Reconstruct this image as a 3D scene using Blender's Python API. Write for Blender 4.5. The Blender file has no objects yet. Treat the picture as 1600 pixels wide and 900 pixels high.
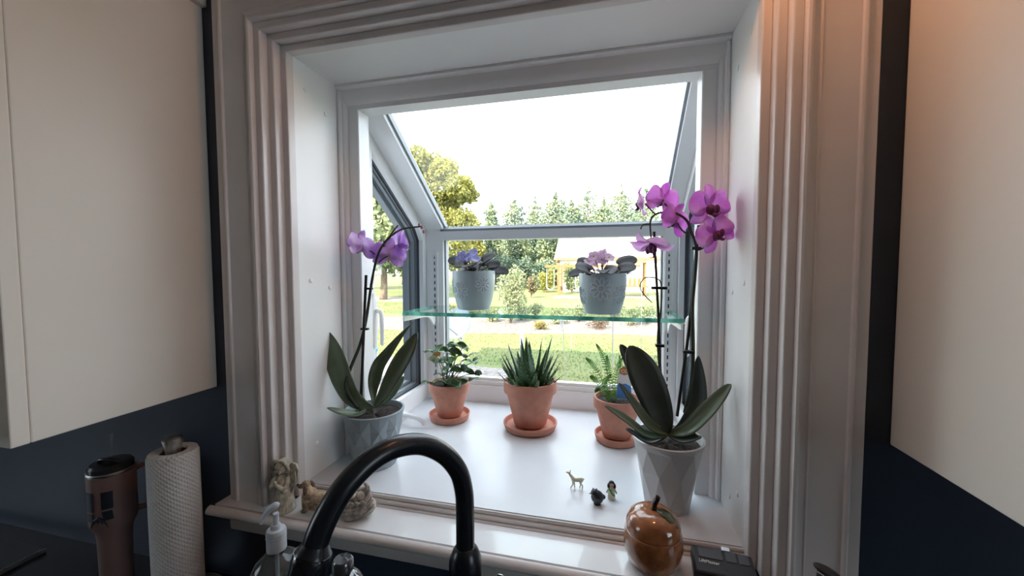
import bpy, math, random
import numpy as np
from mathutils import Vector, Matrix
random.seed(7); rng = np.random.default_rng(7)
S = bpy.context.scene
COL = S.collection
PI = math.pi

# ------------------------------------------------------------------ camera
FPX = 605.6
YAW, PITCH, ROLL = -0.23668, -0.0495, -0.0027
CAM = Vector((0.67655, -0.74335, 0.49668))
def cam_axes():
    cy, sy, cp, sp = math.cos(YAW), math.sin(YAW), math.cos(PITCH), math.sin(PITCH)
    f = Vector((sy*cp, cy*cp, sp)); r = Vector((cy, -sy, 0)); u = r.cross(f)
    cr, sr = math.cos(ROLL), math.sin(ROLL)
    return r*cr + u*sr, u*cr - r*sr, f
RT, UP, FW = cam_axes()
cd = bpy.data.cameras.new('camera'); cam = bpy.data.objects.new('camera', cd); COL.objects.link(cam)
cd.sensor_width = 36; cd.lens = FPX/1600*36; cd.clip_start = 0.02; cd.clip_end = 500
cam.matrix_world = Matrix(((RT.x, UP.x, -FW.x, CAM.x), (RT.y, UP.y, -FW.y, CAM.y), (RT.z, UP.z, -FW.z, CAM.z), (0, 0, 0, 1)))
S.camera = cam
def ray(x, y): return FW + RT*((x-800)/FPX) - UP*((y-450)/FPX)
def at(x, y, Y):
    d = ray(x, y); return CAM + d*((Y-CAM.y)/d.y)
def atz(x, y, Z):
    d = ray(x, y); return CAM + d*((Z-CAM.z)/d.z)

# ------------------------------------------------------------------ world, sun, exposure
SKY = 4.2
w = bpy.data.worlds.new('sky'); S.world = w; w.use_nodes = True
bg = w.node_tree.nodes['Background']; bg.inputs[0].default_value = (0.80, 0.905, 1.0, 1); bg.inputs[1].default_value = SKY
sd = bpy.data.lights.new('sun', 'SUN'); sd.energy = 15.0; sd.angle = 0.01; sd.color = (1, .9, .68)
so = bpy.data.objects.new('sun', sd); COL.objects.link(so)
so.rotation_euler = Vector((-0.28, -0.70, 0.66)).to_track_quat('Z', 'Y').to_euler()
S.view_settings.view_transform = 'Standard'; S.view_settings.look = 'None'
S.view_settings.exposure = 0.28; S.view_settings.gamma = 1; S.view_settings.use_curve_mapping = False

# ------------------------------------------------------------------ materials
MATS = {}
def srgb(r, g, b):
    f = lambda c: (c/255/12.92) if c/255 <= .04045 else ((c/255+.055)/1.055)**2.4
    return (f(r), f(g), f(b))
def mat(name, col, rough=.5, metal=0, var=.0, vscale=20, bump=0, bscale=60, spec=.5, coat=0, trans=0, col2=None, sub=0, coord='Object', transl=0):
    if name in MATS: return MATS[name]
    m = bpy.data.materials.new(name); m.use_nodes = True
    nt = m.node_tree; b = nt.nodes['Principled BSDF']
    b.inputs['Base Color'].default_value = (*col, 1); b.inputs['Roughness'].default_value = rough
    b.inputs['Metallic'].default_value = metal; b.inputs['Specular IOR Level'].default_value = spec
    b.inputs['Coat Weight'].default_value = coat
    b.inputs['Transmission Weight'].default_value = trans
    tc = nt.nodes.new('ShaderNodeTexCoord')
    if var or col2:
        n = nt.nodes.new('ShaderNodeTexNoise'); n.inputs['Scale'].default_value = vscale; n.inputs['Detail'].default_value = 4
        nt.links.new(tc.outputs[coord], n.inputs['Vector'])
        mx = nt.nodes.new('ShaderNodeMix'); mx.data_type = 'RGBA'
        a = col if col2 else tuple(max(0, c*(1-var)) for c in col); c2 = col2 if col2 else tuple(min(1, c*(1+var)) for c in col)
        mx.inputs[6].default_value = (*a, 1); mx.inputs[7].default_value = (*c2, 1)
        mr = nt.nodes.new('ShaderNodeMapRange'); mr.inputs[1].default_value = .35; mr.inputs[2].default_value = .65
        nt.links.new(n.outputs[0], mr.inputs[0]); nt.links.new(mr.outputs[0], mx.inputs[0]); nt.links.new(mx.outputs[2], b.inputs['Base Color'])
    if bump:
        n2 = nt.nodes.new('ShaderNodeTexNoise'); n2.inputs['Scale'].default_value = bscale
        nt.links.new(tc.outputs[coord], n2.inputs['Vector'])
        bp = nt.nodes.new('ShaderNodeBump'); bp.inputs['Strength'].default_value = bump; bp.inputs['Distance'].default_value = .002
        nt.links.new(n2.outputs[0], bp.inputs['Height']); nt.links.new(bp.outputs[0], b.inputs['Normal'])
    if transl:
        t = nt.nodes.new('ShaderNodeBsdfTranslucent'); ms = nt.nodes.new('ShaderNodeMixShader'); ms.inputs[0].default_value = transl
        src = b.inputs['Base Color'].links[0].from_socket if b.inputs['Base Color'].links else None
        if src: nt.links.new(src, t.inputs[0])
        else: t.inputs[0].default_value = (*col, 1)
        nt.links.new(b.outputs[0], ms.inputs[1]); nt.links.new(t.outputs[0], ms.inputs[2])
        nt.links.new(ms.outputs[0], nt.nodes['Material Output'].inputs[0])
    MATS[name] = m; return m
def glassmat(name, tint=(1, 1, 1), rough=0.0, solid=0.0, scol=(.5, .5, .5), ior=1.5):
    if name in MATS: return MATS[name]
    m = bpy.data.materials.new(name); m.use_nodes = True; nt = m.node_tree; nt.nodes.remove(nt.nodes['Principled BSDF'])
    out = nt.nodes['Material Output']
    tr = nt.nodes.new('ShaderNodeBsdfTransparent'); tr.inputs[0].default_value = (*tint, 1)
    gl = nt.nodes.new('ShaderNodeBsdfGlossy'); gl.inputs['Roughness'].default_value = rough
    fr = nt.nodes.new('ShaderNodeFresnel'); fr.inputs[0].default_value = ior
    mx = nt.nodes.new('ShaderNodeMixShader'); ge = nt.nodes.new('ShaderNodeNewGeometry')   # reflect on the outer faces only: no total reflection inside the pane
    iv = nt.nodes.new('ShaderNodeMath'); iv.operation = 'SUBTRACT'; iv.inputs[0].default_value = 1; nt.links.new(ge.outputs['Backfacing'], iv.inputs[1])
    mu = nt.nodes.new('ShaderNodeMath'); mu.operation = 'MULTIPLY'; nt.links.new(fr.outputs[0], mu.inputs[0]); nt.links.new(iv.outputs[0], mu.inputs[1])
    nt.links.new(mu.outputs[0], mx.inputs[0]); nt.links.new(tr.outputs[0], mx.inputs[1]); nt.links.new(gl.outputs[0], mx.inputs[2])
    last = mx
    if solid:
        df = nt.nodes.new('ShaderNodeBsdfDiffuse'); df.inputs[0].default_value = (*scol, 1)
        m2 = nt.nodes.new('ShaderNodeMixShader'); m2.inputs[0].default_value = solid
        nt.links.new(mx.outputs[0], m2.inputs[1]); nt.links.new(df.outputs[0], m2.inputs[2]); last = m2
    nt.links.new(last.outputs[0], out.inputs[0]); MATS[name] = m; return m

WHITE = mat('white_semigloss_paint', (.70, .66, .645), .28, var=.03, vscale=9)
VINYL = mat('white_vinyl', (.86, .86, .87), .35)
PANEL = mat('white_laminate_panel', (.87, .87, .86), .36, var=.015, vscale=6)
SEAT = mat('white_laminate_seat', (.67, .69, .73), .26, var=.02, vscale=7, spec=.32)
STOOL = mat('white_sill_paint', (.76, .76, .775), .2, var=.03, vscale=8, bump=.04, bscale=30, coat=.6)
NAVY = mat('navy_wall_paint', (.020, .034, .062), .5)
CREAM = mat('cream_cabinet_paint', (.80, .745, .66), .45, var=.02, vscale=3)
GASKET = mat('dark_gasket', (.05, .06, .075), .5)
GREYV = mat('grey_sash_vinyl', (.30, .335, .37), .4)  # mid grey for the sash rings and glazing beads
GREYD = mat('dark_grey_sash_vinyl', (.15, .175, .20), .4)  # darker grey on alternate sash rings
PANE = glassmat('window_glass')
SCREEN = glassmat('insect_screen', solid=.55, scol=(.17, .20, .22))
CEIL = mat('white_ceiling_paint', (.60, .57, .53), .8)
ROOMW = mat('room_wall_paint', (.20, .20, .20), .8)
WOODF = mat('oak_floor', (.20, .16, .13), .4, var=.25, vscale=5)
BLACKM = mat('black_faucet_finish', (.009, .013, .019), .27, spec=.45)
STEEL = mat('brushed_steel', (.70, .68, .65), .36, 1)
CHROME = mat('chrome', (.7, .7, .72), .1, 1)
STONE = mat('black_stone_counter', (.008, .010, .014), .25, var=.4, vscale=90)
TERRA = mat('terracotta', (.54, .235, .165), .75, var=.10, vscale=30, bump=.15, bscale=120)
SOIL = mat('dark_soil', (.035, .025, .02), .9, var=.6, vscale=180, bump=1, bscale=150)
SLOTM = mat('slot_dark', (.03, .03, .035), .6)
ORLEAF = mat('orchid_leaf', (.125, .175, .112), .3, var=.2, vscale=14, transl=.12)
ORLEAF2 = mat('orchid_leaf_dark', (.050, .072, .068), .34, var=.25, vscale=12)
STEMG = mat('dark_stem', (.035, .045, .032), .5)
STAKE = mat('black_stake', (.012, .012, .014), .5)
PURPLE = mat('orchid_petal_purple', (.60, .36, .80), .5, transl=.55, col2=(.86, .70, .93), vscale=45)
PINK = mat('orchid_petal_pink', (.80, .34, .82), .5, transl=.55, col2=(.90, .60, .92), vscale=40)
PALEP = mat('orchid_petal_pale', (.82, .50, .84), .5, transl=.55, col2=(.92, .80, .93), vscale=50)
LIP = mat('orchid_lip_magenta', (.13, .012, .09), .45)
LIPP = mat('orchid_lip_pale', (.55, .42, .45), .5, col2=(.4, .2, .3), vscale=60)

# ------------------------------------------------------------------ mesh helpers
ORG = {}
class M:
    def __init__(s): s.v = []; s.f = []
    def add(s, vs, fs):
        o = len(s.v); s.v += [tuple(v) for v in vs]; s.f += [tuple(i+o for i in f) for f in fs]; return s
    def box(s, a, b):
        x0, y0, z0 = a; x1, y1, z1 = b
        return s.add([(x0,y0,z0),(x1,y0,z0),(x1,y1,z0),(x0,y1,z0),(x0,y0,z1),(x1,y0,z1),(x1,y1,z1),(x0,y1,z1)],
                     [(3,2,1,0),(4,5,6,7),(0,1,5,4),(1,2,6,5),(2,3,7,6),(3,0,4,7)])
    def lathe(s, prof, n=32, c=(0,0,0), caps=True, a0=0, a1=2*PI):
        full = abs(a1-a0-2*PI) < 1e-6; m = n if full else n+1
        vs = []
        for r, z in prof:
            for i in range(m):
                a = a0+(a1-a0)*i/n; vs.append((c[0]+r*math.cos(a), c[1]+r*math.sin(a), c[2]+z))
        fs = []
        for k in range(len(prof)-1):
            for i in range(n):
                j = (i+1) % m
                fs.append((k*m+i, k*m+j, (k+1)*m+j, (k+1)*m+i))
        if caps and full:
            if prof[0][0] > 1e-6: fs.append(tuple(range(m-1, -1, -1)))
            if prof[-1][0] > 1e-6: fs.append(tuple(range((len(prof)-1)*m, len(prof)*m)))
        return s.add(vs, fs)
    def tube(s, pts, rad, n=10, caps=True, smooth_path=0):
        P = [Vector(p) for p in pts]
        if smooth_path: P, rad = spline(P, rad, smooth_path)
        R = rad if isinstance(rad, (list, tuple)) else [rad]*len(P)
        vs = []; prev = None
        for i, p in enumerate(P):
            t = (P[min(i+1, len(P)-1)]-P[max(i-1, 0)]).normalized()
            if prev is None:
                a = Vector((0,0,1)) if abs(t.z) < .9 else Vector((1,0,0)); u = t.cross(a).normalized()
            else:
                u = (prev - t*prev.dot(t)).normalized()
            prev = u; v = t.cross(u)
            for k in range(n):
                an = 2*PI*k/n; vs.append(p + (u*math.cos(an)+v*math.sin(an))*R[i])
        fs = [(i*n+k, i*n+(k+1) % n, (i+1)*n+(k+1) % n, (i+1)*n+k) for i in range(len(P)-1) for k in range(n)]
        if caps: fs += [tuple(range(n-1, -1, -1)), tuple(range((len(P)-1)*n, len(P)*n))]
        return s.add(vs, fs)
    def ell(s, c, r, n=16, m=10, rot=None):
        vs = []; fs = []
        Rm = rot or Matrix.Identity(3); c = Vector(c)
        for i in range(m+1):
            t = PI*i/m
            for k in range(n):
                a = 2*PI*k/n
                vs.append(c + Rm @ Vector((r[0]*math.sin(t)*math.cos(a), r[1]*math.sin(t)*math.sin(a), r[2]*math.cos(t))))
        for i in range(m):
            for k in range(n):
                fs.append((i*n+k, (i+1)*n+k, (i+1)*n+(k+1) % n, i*n+(k+1) % n))
        return s.add(vs, fs)
    def prism(s, poly, axis, a, b):
        n = len(poly)
        def P(p, t): return {'x': (t, p[0], p[1]), 'y': (p[0], t, p[1]), 'z': (p[0], p[1], t)}[axis]
        vs = [P(p, a) for p in poly]+[P(p, b) for p in poly]
        fs = [tuple(range(n)), tuple(range(2*n-1, n-1, -1))]+[(i, i+n, (i+1) % n+n, (i+1) % n) for i in range(n)]
        return s.add(vs, fs)
    def ring_prism(s, outer, inner, axis, a, b):       # a frame: polygon with a hole, same vertex count
        n = len(outer)
        def P(p, t): return {'x': (t, p[0], p[1]), 'y': (p[0], t, p[1]), 'z': (p[0], p[1], t)}[axis]
        vs = [P(p, a) for p in outer]+[P(p, a) for p in inner]+[P(p, b) for p in outer]+[P(p, b) for p in inner]
        fs = []
        for i in range(n):
            j = (i+1) % n
            fs += [(i, j, n+j, n+i), (2*n+i, 3*n+i, 3*n+j, 2*n+j), (i, 2*n+i, 2*n+j, j), (n+i, n+j, 3*n+j, 3*n+i)]
        return s.add(vs, fs)
    def grid(s, fn, nu, nv):
        vs = [fn(i/nu, j/nv) for i in range(nu+1) for j in range(nv+1)]
        fs = [(i*(nv+1)+j, (i+1)*(nv+1)+j, (i+1)*(nv+1)+j+1, i*(nv+1)+j+1) for i in range(nu) for j in range(nv)]
        return s.add(vs, fs)
    def build(s, name, m, parent=None, smooth=None, bevel=0, solid=0, remesh=0, subsurf=0, kind=None, recalc=True):
        me = bpy.data.meshes.new(name)
        o0 = ORG.get(parent.name, Vector((0,0,0))) if parent else Vector((0,0,0))
        me.from_pydata([(v[0]-o0.x, v[1]-o0.y, v[2]-o0.z) for v in s.v], [], s.f)
        if recalc:
            import bmesh
            b = bmesh.new(); b.from_mesh(me); bmesh.ops.recalc_face_normals(b, faces=b.faces); b.to_mesh(me); b.free()
        me.materials.append(m)
        o = bpy.data.objects.new(name, me); COL.objects.link(o)
        if parent: o.parent = parent; ORG[o.name] = o0
        else: ORG[o.name] = Vector((0,0,0))
        if solid:
            md = o.modifiers.new('t', 'SOLIDIFY'); md.thickness = solid; md.offset = 0
        if bevel:
            md = o.modifiers.new('b', 'BEVEL'); md.width = bevel; md.segments = 2; md.limit_method = 'ANGLE'; md.angle_limit = .6
        if subsurf:
            md = o.modifiers.new('s', 'SUBSURF'); md.levels = subsurf; md.render_levels = subsurf
        if remesh:
            md = o.modifiers.new('r', 'REMESH'); md.mode = 'VOXEL'; md.voxel_size = remesh; md.use_smooth_shade = True
            md = o.modifiers.new('sm', 'SMOOTH'); md.factor = .5; md.iterations = 1
        if smooth is not None:
            me.polygons.foreach_set('use_smooth', [True]*len(me.polygons))
            if smooth < 180: me.set_sharp_from_angle(angle=math.radians(smooth))
        if kind: o['kind'] = kind
        return o
def spline(P, R, k):
    out = []; ro = []; n = len(P)
    Rl = R if isinstance(R, (list, tuple)) else [R]*n
    for i in range(n-1):
        p0, p1, p2, p3 = P[max(i-1, 0)], P[i], P[i+1], P[min(i+2, n-1)]
        for j in range(k):
            t = j/k
            out.append(.5*((2*p1)+(p2-p0)*t+(2*p0-5*p1+4*p2-p3)*t*t+(3*p1-p0-3*p2+p3)*t**3)); ro.append(Rl[i]*(1-t)+Rl[i+1]*t)
    out.append(P[-1]); ro.append(Rl[-1]); return out, ro
def tag(o, label, cat, group=None):
    o['label'] = label; o['category'] = cat
    if group: o['group'] = group
    return o
def thing(name, label, cat, loc, group=None):
    o = bpy.data.objects.new(name, None); COL.objects.link(o); o.location = loc; o.empty_display_size = .02
    ORG[o.name] = Vector(loc); return tag(o, label, cat, group)
def struct(o): o['kind'] = 'structure'; return o
def sroot(name, loc=(0,0,0)):
    o = bpy.data.objects.new(name, None); COL.objects.link(o); o.location = loc; o.empty_display_size = .02
    ORG[o.name] = Vector(loc); o['kind'] = 'structure'; return o
def copy_tree(o, parent=None, loc=None):
    c = o.copy(); COL.objects.link(c)
    if parent: c.parent = parent
    if loc is not None: c.location = loc
    for ch in list(o.children): copy_tree(ch, c)
    return c
def text_mesh(name, s, size, m, parent, loc, rot, ext=.0004):
    cu = bpy.data.curves.new(name, 'FONT'); cu.body = s; cu.size = size; cu.extrude = ext
    cu.align_x = 'LEFT'; cu.align_y = 'CENTER'; cu.resolution_u = 3
    to = bpy.data.objects.new(name, cu); COL.objects.link(to)
    dg = bpy.context.evaluated_depsgraph_get(); me = bpy.data.meshes.new_from_object(to.evaluated_get(dg))
    bpy.data.objects.remove(to); me.materials.clear(); me.materials.append(m)
    o = bpy.data.objects.new(name, me); COL.objects.link(o); o.parent = parent
    o.location = Vector(loc)-ORG[parent.name]; o.rotation_euler = rot; return o

W, H, D1 = .92, .967, .155
FLOORZ, CEILZ, GZ = -1.14, 1.30, -1.70
YW = -.047; CASY = -.067; COUNTER = -.22; ST = -.022

# ------------------------------------------------------------------ room shell
m = M()
for a, b in (((-2.3, YW, FLOORZ-.1), (-.03, .13, 6.3)), ((.95, YW, FLOORZ-.1), (2.9, .13, 6.3)),
             ((-.03, YW, FLOORZ-.1), (.95, .13, -.04)), ((-.03, YW, 1.004), (.95, .13, 6.3))): m.box(a, b)
struct(m.build('wall_back', NAVY))
struct(M().box((-2.3, -3.8, FLOORZ-.1), (2.9, YW, FLOORZ)).build('floor', WOODF))
struct(M().box((-2.3, -3.8, CEILZ), (2.9, YW, CEILZ+.1)).build('ceiling', CEIL))
WY0, WY1, WZ0, WZ1 = -1.75, -.72, .0, 1.05  # unseen windows added in both side walls to light the cabinet sides
for nm, xa, xb, k in (('wall_left', -2.4, -2.3, 2), ('wall_right', 2.9, 3.0, 3)):
    m = M()
    for a, b in (((xa, -3.8, FLOORZ-.1), (xb, WY0, 6.3)), ((xa, WY1, FLOORZ-.1), (xb, .13, 6.3)), ((xa, WY0, FLOORZ-.1), (xb, WY1, WZ0)), ((xa, WY0, WZ1), (xb, WY1, 6.3))): m.box(a, b)
    struct(m.build(nm, ROOMW))
    d1 = sroot('window_%d' % k); ya, yb_ = WY0+.05, WY1-.05
    m = M(); m.ring_prism([(WY0, WZ0), (WY1, WZ0), (WY1, WZ1), (WY0, WZ1)], [(ya, WZ0+.05), (yb_, WZ0+.05), (yb_, WZ1-.05), (ya, WZ1-.05)], 'x', xa+.02, xb-.02)
    m.box((xa+.03, WY0+.05, .43), (xb-.03, WY1-.05, .47)); m.build('window_frame', VINYL, d1)
    M().box((xa+.047, ya, WZ0+.05), (xa+.053, yb_, WZ1-.05)).build('window_glazing', PANE, d1)
struct(M().box((-2.3, -3.9, FLOORZ-.1), (2.9, -3.8, 6.3)).build('wall_front', ROOMW))
# unseen upper storey and roof, sized so they shade the near lawn
struct(M().box((-6, -6.5, 6.3), (7, .9, 6.5)).build('roof', mat('roof_shingle', (.12, .11, .10), .9)))
struct(M().box((-2.3, -3.8, 2.4), (2.9, YW, 2.5)).build('slab_upper', CEIL))

# ------------------------------------------------------------------ casing trims (stepped)
def step_profile():
    P = [(0.0, .0)]
    for k in range(3):
        o0 = k*.014; y1 = -(k+1)*.0200
        P += [(o0, y1+.0032), (o0+.0003, y1+.0016), (o0+.0014, y1+.0004), (o0+.003, y1), (o0+.0134, y1)]
        if k < 2: P += [(o0+.014, y1)]
    return P
PRO = step_profile()
CASP = [(.042, -.045), (.042, -.066), (.0435, -.0705), (.047, -.072), (.0505, -.0705), (.051, -.066), (.053, -.065), (.062, -.065), (.0635, -.066),
        (.0655, -.066), (.067, -.0645), (.085, -.062), (.105, -.062), (.118, -.0645), (.120, -.068), (.123, -.069), (.126, -.067), (.128, -.064),
        (.143, -.064), (.145, -.062), (.145, YW)]
def sweep_frame(prof, side, zb, wid=1.0):
    """extrude an (offset, y) profile along one side of the opening, mitred at the head"""
    n = len(prof); vs = []; g = lambda o: o if o < .05 else .05+(o-.05)*wid
    for o, y in prof:
        if side == 'left': vs += [(-g(o), y, zb), (-g(o), y, H+o)]
        elif side == 'right': vs += [(W+g(o), y, zb), (W+g(o), y, H+o)]
        else: vs += [(-g(o), y, H+o), (W+o if o < .05 else W+.05+(o-.05)*.93, y, H+o)]
    return vs, [(2*i, 2*i+1, 2*i+3, 2*i+2) for i in range(n-1)]
t1 = sroot('trim_1')
for sd_, wd in (('left', 1.0), ('right', .93), ('head', 1.0)):
    for k in range(3):
        sub = PRO[(0 if k == 0 else 6*k):6*k+6] if k < 2 else PRO[12:]
        if k: sub = [(k*.014, -k*.0200+.004)]+sub
        sub = sub+[(sub[-1][0]+.0006, sub[-1][1]+.006)]
        m = M(); m.add(*sweep_frame(sub, sd_, ST, wd)); m.build('stop_molding', WHITE, t1, smooth=40)
    m = M(); m.add(*sweep_frame(CASP, sd_, ST, wd)); m.build('casing', WHITE, t1, smooth=35)
# sill moulding below the seat board and the stool with its nosing
def extrude_x(prof, x0, x1):
    n = len(prof); vs = [(x0, y, z) for y, z in prof]+[(x1, y, z) for y, z in prof]
    return vs, [(i, i+1, n+i+1, n+i) for i in range(n-1)]+[tuple(range(n-1, -1, -1)), tuple(range(n, 2*n))]
t2 = sroot('trim_2')
m = M(); m.add(*extrude_x([(.003, -.002), (-.001, -.002), (-.0025, -.004), (-.0025, -.008), (-.001, -.0095), (.003, -.0095)], 0, W)); m.build('bead', WHITE, t2, smooth=50)
m = M(); m.add(*extrude_x([(.003, -.0095), (-.003, -.0098), (-.0075, -.0115), (-.009, -.015), (-.0078, -.0175), (.003, -.018)], 0, W)); m.build('bead', WHITE, t2, smooth=50)
m = M(); m.add(*extrude_x([(.003, -.018), (-.009, -.0182), (-.0125, -.0195), (-.0135, ST), (.003, ST-.002)], 0, W)); m.build('bead', WHITE, t2, smooth=50)
t3 = sroot('trim_3')
SX0, SX1 = -.168, 1.075
m = M(); m.box((SX0+.008, -.0865, ST-.016), (SX1-.008, YW, ST)); m.box((0, YW, ST-.016), (W, .003, ST)); m.build('stool_board', STOOL, t3)
nos = [(-.087, ST-.004), (-.0885, ST-.004), (-.091, ST-.0005), (-.096, ST-.0012), (-.101, ST-.005), (-.1035, ST-.010), (-.103, ST-.015), (-.0995, ST-.0185), (-.095, ST-.0195), (-.080, ST-.0195), (-.080, ST-.016)]
m = M(); m.add(*extrude_x(nos, SX0, SX1)); m.build('stool_nosing', WHITE, t3, smooth=50)
m = M(); m.add(*extrude_x([(YW, ST-.016), (-.083, ST-.0196), (-.083, ST-.023), (-.078, ST-.027), (-.072, ST-.030), (-.067, ST-.034), (-.0655, -.088), (-.0635, -.092), (-.060, -.094), (YW, -.094)], -.145, 1.05))
m.build('apron', WHITE, t3, smooth=40)

# ------------------------------------------------------------------ garden window
win = sroot('window_1')
XL, XR, YF = .0143, .9057, .615
M().box((-.028, 0, -.03), (0, D1+.01, H+.018)).build('side_panel', PANEL, win)
M().box((W, 0, -.03), (W+.028, D1+.01, H+.018)).build('side_panel', PANEL, win)
M().box((0, 0, H), (W, D1+.01, H+.018)).build('head_panel', PANEL, win)
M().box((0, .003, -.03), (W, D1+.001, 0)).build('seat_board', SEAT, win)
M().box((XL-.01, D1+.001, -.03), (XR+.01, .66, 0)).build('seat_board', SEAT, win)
for xs, sg in ((0, 1), (W, -1)):                       # screw plugs on the side panels
    for y, z in ((.035, .91), (.10, .88), (.035, .47), (.10, .45), (.04, .075), (.085, .045)):
        M().ell((xs+sg*.0003, y, z), (.0018, .0058, .0058), 14, 8).build('screw_plug', PANEL, win, smooth=180)
# lining of the opening: stop moulding + flat frame on the wall plane
for x0, sg in ((0, 1), (W, -1)):
    pr = [(0, D1-.012), (.004, D1-.014), (.008, D1-.012), (.010, D1-.006), (.014, D1-.006), (.018, D1-.004), (.0205, D1), (.0205, D1+.02), (0, D1+.02)]
    m = M(); m.prism([(x0+sg*a, b) for a, b in pr], 'z', .0, H-.012); m.build('stop_strip', VINYL, win, smooth=40)
    m = M(); m.prism([(x0+sg*.0205, D1+.004), (x0+sg*.048, D1+.004), (x0+sg*.050, D1+.006), (x0+sg*.050, D1+.05), (x0+sg*.0205, D1+.05)], 'z', 0, .93); m.build('jamb_frame', VINYL, win)
hd = [(D1+.05, H), (D1-.018, H), (D1-.019, H-.006), (D1-.014, H-.008), (D1-.010, H-.012), (D1-.008, H-.030), (D1-.004, H-.042), (D1+.002, H-.047), (D1+.004, H-.058), (D1+.05, H-.058)]
m = M(); m.add(*extrude_x(hd, 0, W)); m.build('head_frame', VINYL, win, smooth=35)
# side walls: white frame with a five-sided opening, stepped grey sash, glazing, screen
OUT = [(D1+.0, .0), (.66, .0), (.66, .645), (.62, .672), (D1+.0, 1.02)]
OPN = [(.272, .06), (.588, .06), (.588, .603), (.56, .643), (.272, .842)]
def inset(poly, d):
    n = len(poly); res = []
    for i in range(n):
        p0, p1, p2 = Vector(poly[i-1]), Vector(poly[i]), Vector(poly[(i+1) % n])
        e1 = (p1-p0).normalized(); e2 = (p2-p1).normalized(); n1 = Vector((-e1.y, e1.x)); n2 = Vector((-e2.y, e2.x))
        b = (n1+n2); b = b/(b.dot(n1)); q = p1+b*d; res.append((q.x, q.y))
    return res
for xi, sg, nm in ((XL, -1, 'left'), (XR, 1, 'right')):
    m = M(); m.ring_prism(OUT, OPN, 'x', xi, xi+sg*.016); m.build('side_frame', VINYL, win)
    m = M(); m.ring_prism(inset(OPN, -.012), OPN, 'x', xi+sg*.016, xi+sg*.026); m.build('gasket', GASKET, win)
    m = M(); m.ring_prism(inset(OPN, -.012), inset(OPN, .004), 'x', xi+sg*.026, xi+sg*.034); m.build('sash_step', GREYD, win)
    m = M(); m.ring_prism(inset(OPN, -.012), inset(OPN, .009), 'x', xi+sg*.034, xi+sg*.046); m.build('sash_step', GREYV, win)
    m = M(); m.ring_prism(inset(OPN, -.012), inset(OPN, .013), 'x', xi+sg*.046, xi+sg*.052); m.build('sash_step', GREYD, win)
    m = M(); m.ring_prism(inset(OPN, -.012), inset(OPN, .020), 'x', xi+sg*.052, xi+sg*.075); m.build('sash_frame', GREYV, win)
    m = M(); m.prism(inset(OPN, .018), 'x', xi+sg*.060, xi+sg*.064); m.build('side_glazing', PANE, win)
    if sg > 0:
        m = M(); m.prism(inset(OPN, .002), 'x', xi+sg*.028, xi+sg*.0285); m.build('insect_screen', SCREEN, win)
    # latch: rounded escutcheon and lever
    hy = .262 if sg < 0 else .30
    es = M(); es.ell((xi-sg*.004, hy, .345), (.007, .016, .085), 16, 12); eo = es.build('latch_plate', VINYL, win, smooth=180)
    lv = M(); lv.tube([(xi-sg*.012, hy, .375), (xi-sg*.024, hy, .372), (xi-sg*.028, hy, .35), (xi-sg*.028, hy, .285), (xi-sg*.026, hy, .275)], [.006, .0065, .0065, .006, .004], 10, smooth_path=4)
    lv.build('latch_lever', VINYL, eo, smooth=60)
# crank operators on the seat
for px, py, sg in ((.026, .38, 1), (.893, .40, -1)):
    m = M(); m.prism([(py-.05, 0), (py+.05, 0), (py+.04, .020), (py-.02, .028), (py-.04, .020)], 'x', px-.012, px+.012); cb = m.build('crank_housing', VINYL, win, bevel=.003)
    m = M(); m.tube([(px+sg*.012, py-.01, .022), (px+sg*.03, py-.03, .036), (px+sg*.075, py-.035, .032), (px+sg*.098, py-.03, .020), (px+sg*.099, py-.028, .010)], [.008, .0075, .007, .0065, .007], 10, smooth_path=5)
    m.build('crank_handle', VINYL, cb, smooth=60)
# front frame
GX0, GX1, GZ0, GZ1 = .083, .862, .089, .604
M().box((XL, YF, 0), (XR, .66, .062)).build('bottom_rail', VINYL, win)
M().box((XL, YF+.008, .062), (XR, .66, .078)).build('bottom_rail', VINYL, win)
M().box((GX0, YF+.016, .078), (GX1, .655, GZ0)).build('glazing_bead', VINYL, win)
for a, b in ((XL, GX0), (GX1, XR)): M().box((a, YF, .062), (b, .66, .65)).build('front_post', VINYL, win, bevel=.002)
M().box((GX0, YF, GZ1), (GX1, .66, .6375)).build('mullion_bar', VINYL, win, bevel=.002)
M().box((GX0, YF+.014, GZ0), (GX0+.006, .655, GZ1)).build('glazing_bead', GREYV, win)
M().box((GX1-.006, YF+.014, GZ0), (GX1, .655, GZ1)).build('glazing_bead', GREYV, win)
m = M(); m.prism([(YF, .6375), (.66, .6375), (.66, .655), (YF+.012, .655), (YF, .645)], 'x', GX0-.01, GX1+.01); m.build('glazing_bead', GREYV, win)
M().box((GX0, .642, GZ0), (GX1, .646, GZ1)).build('front_glazing', PANE, win)
# sloped roof light: rafters and glass
A0 = Vector((0, .20, .955)); A1 = Vector((0, .638, .652)); dv = (A1-A0).normalized(); nv = Vector((0, -dv.z, dv.y))
def slope_poly(t0, t1): 
    p = [A0+nv*t0, A1+nv*t0, A1+nv*t1, A0+nv*t1]; return [(q.y, q.z) for q in p]
for a, b in ((XL, GX0), (GX1, XR)):
    m = M(); m.prism(slope_poly(-.018, .025), 'x', a, b); m.build('rafter', VINYL, win, bevel=.001)
for a, b in ((GX0, GX0+.007), (GX1-.007, GX1)):
    m = M(); m.prism(slope_poly(-.005, .012), 'x', a, b); m.build('glazing_bead', GREYV, win)
m = M(); m.prism(slope_poly(.008, .012), 'x', GX0, GX1); m.build('slope_glazing', PANE, win)
M().box((0, D1+.02, H-.03), (W, .24, 1.03)).build('head_cap', VINYL, win)

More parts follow.
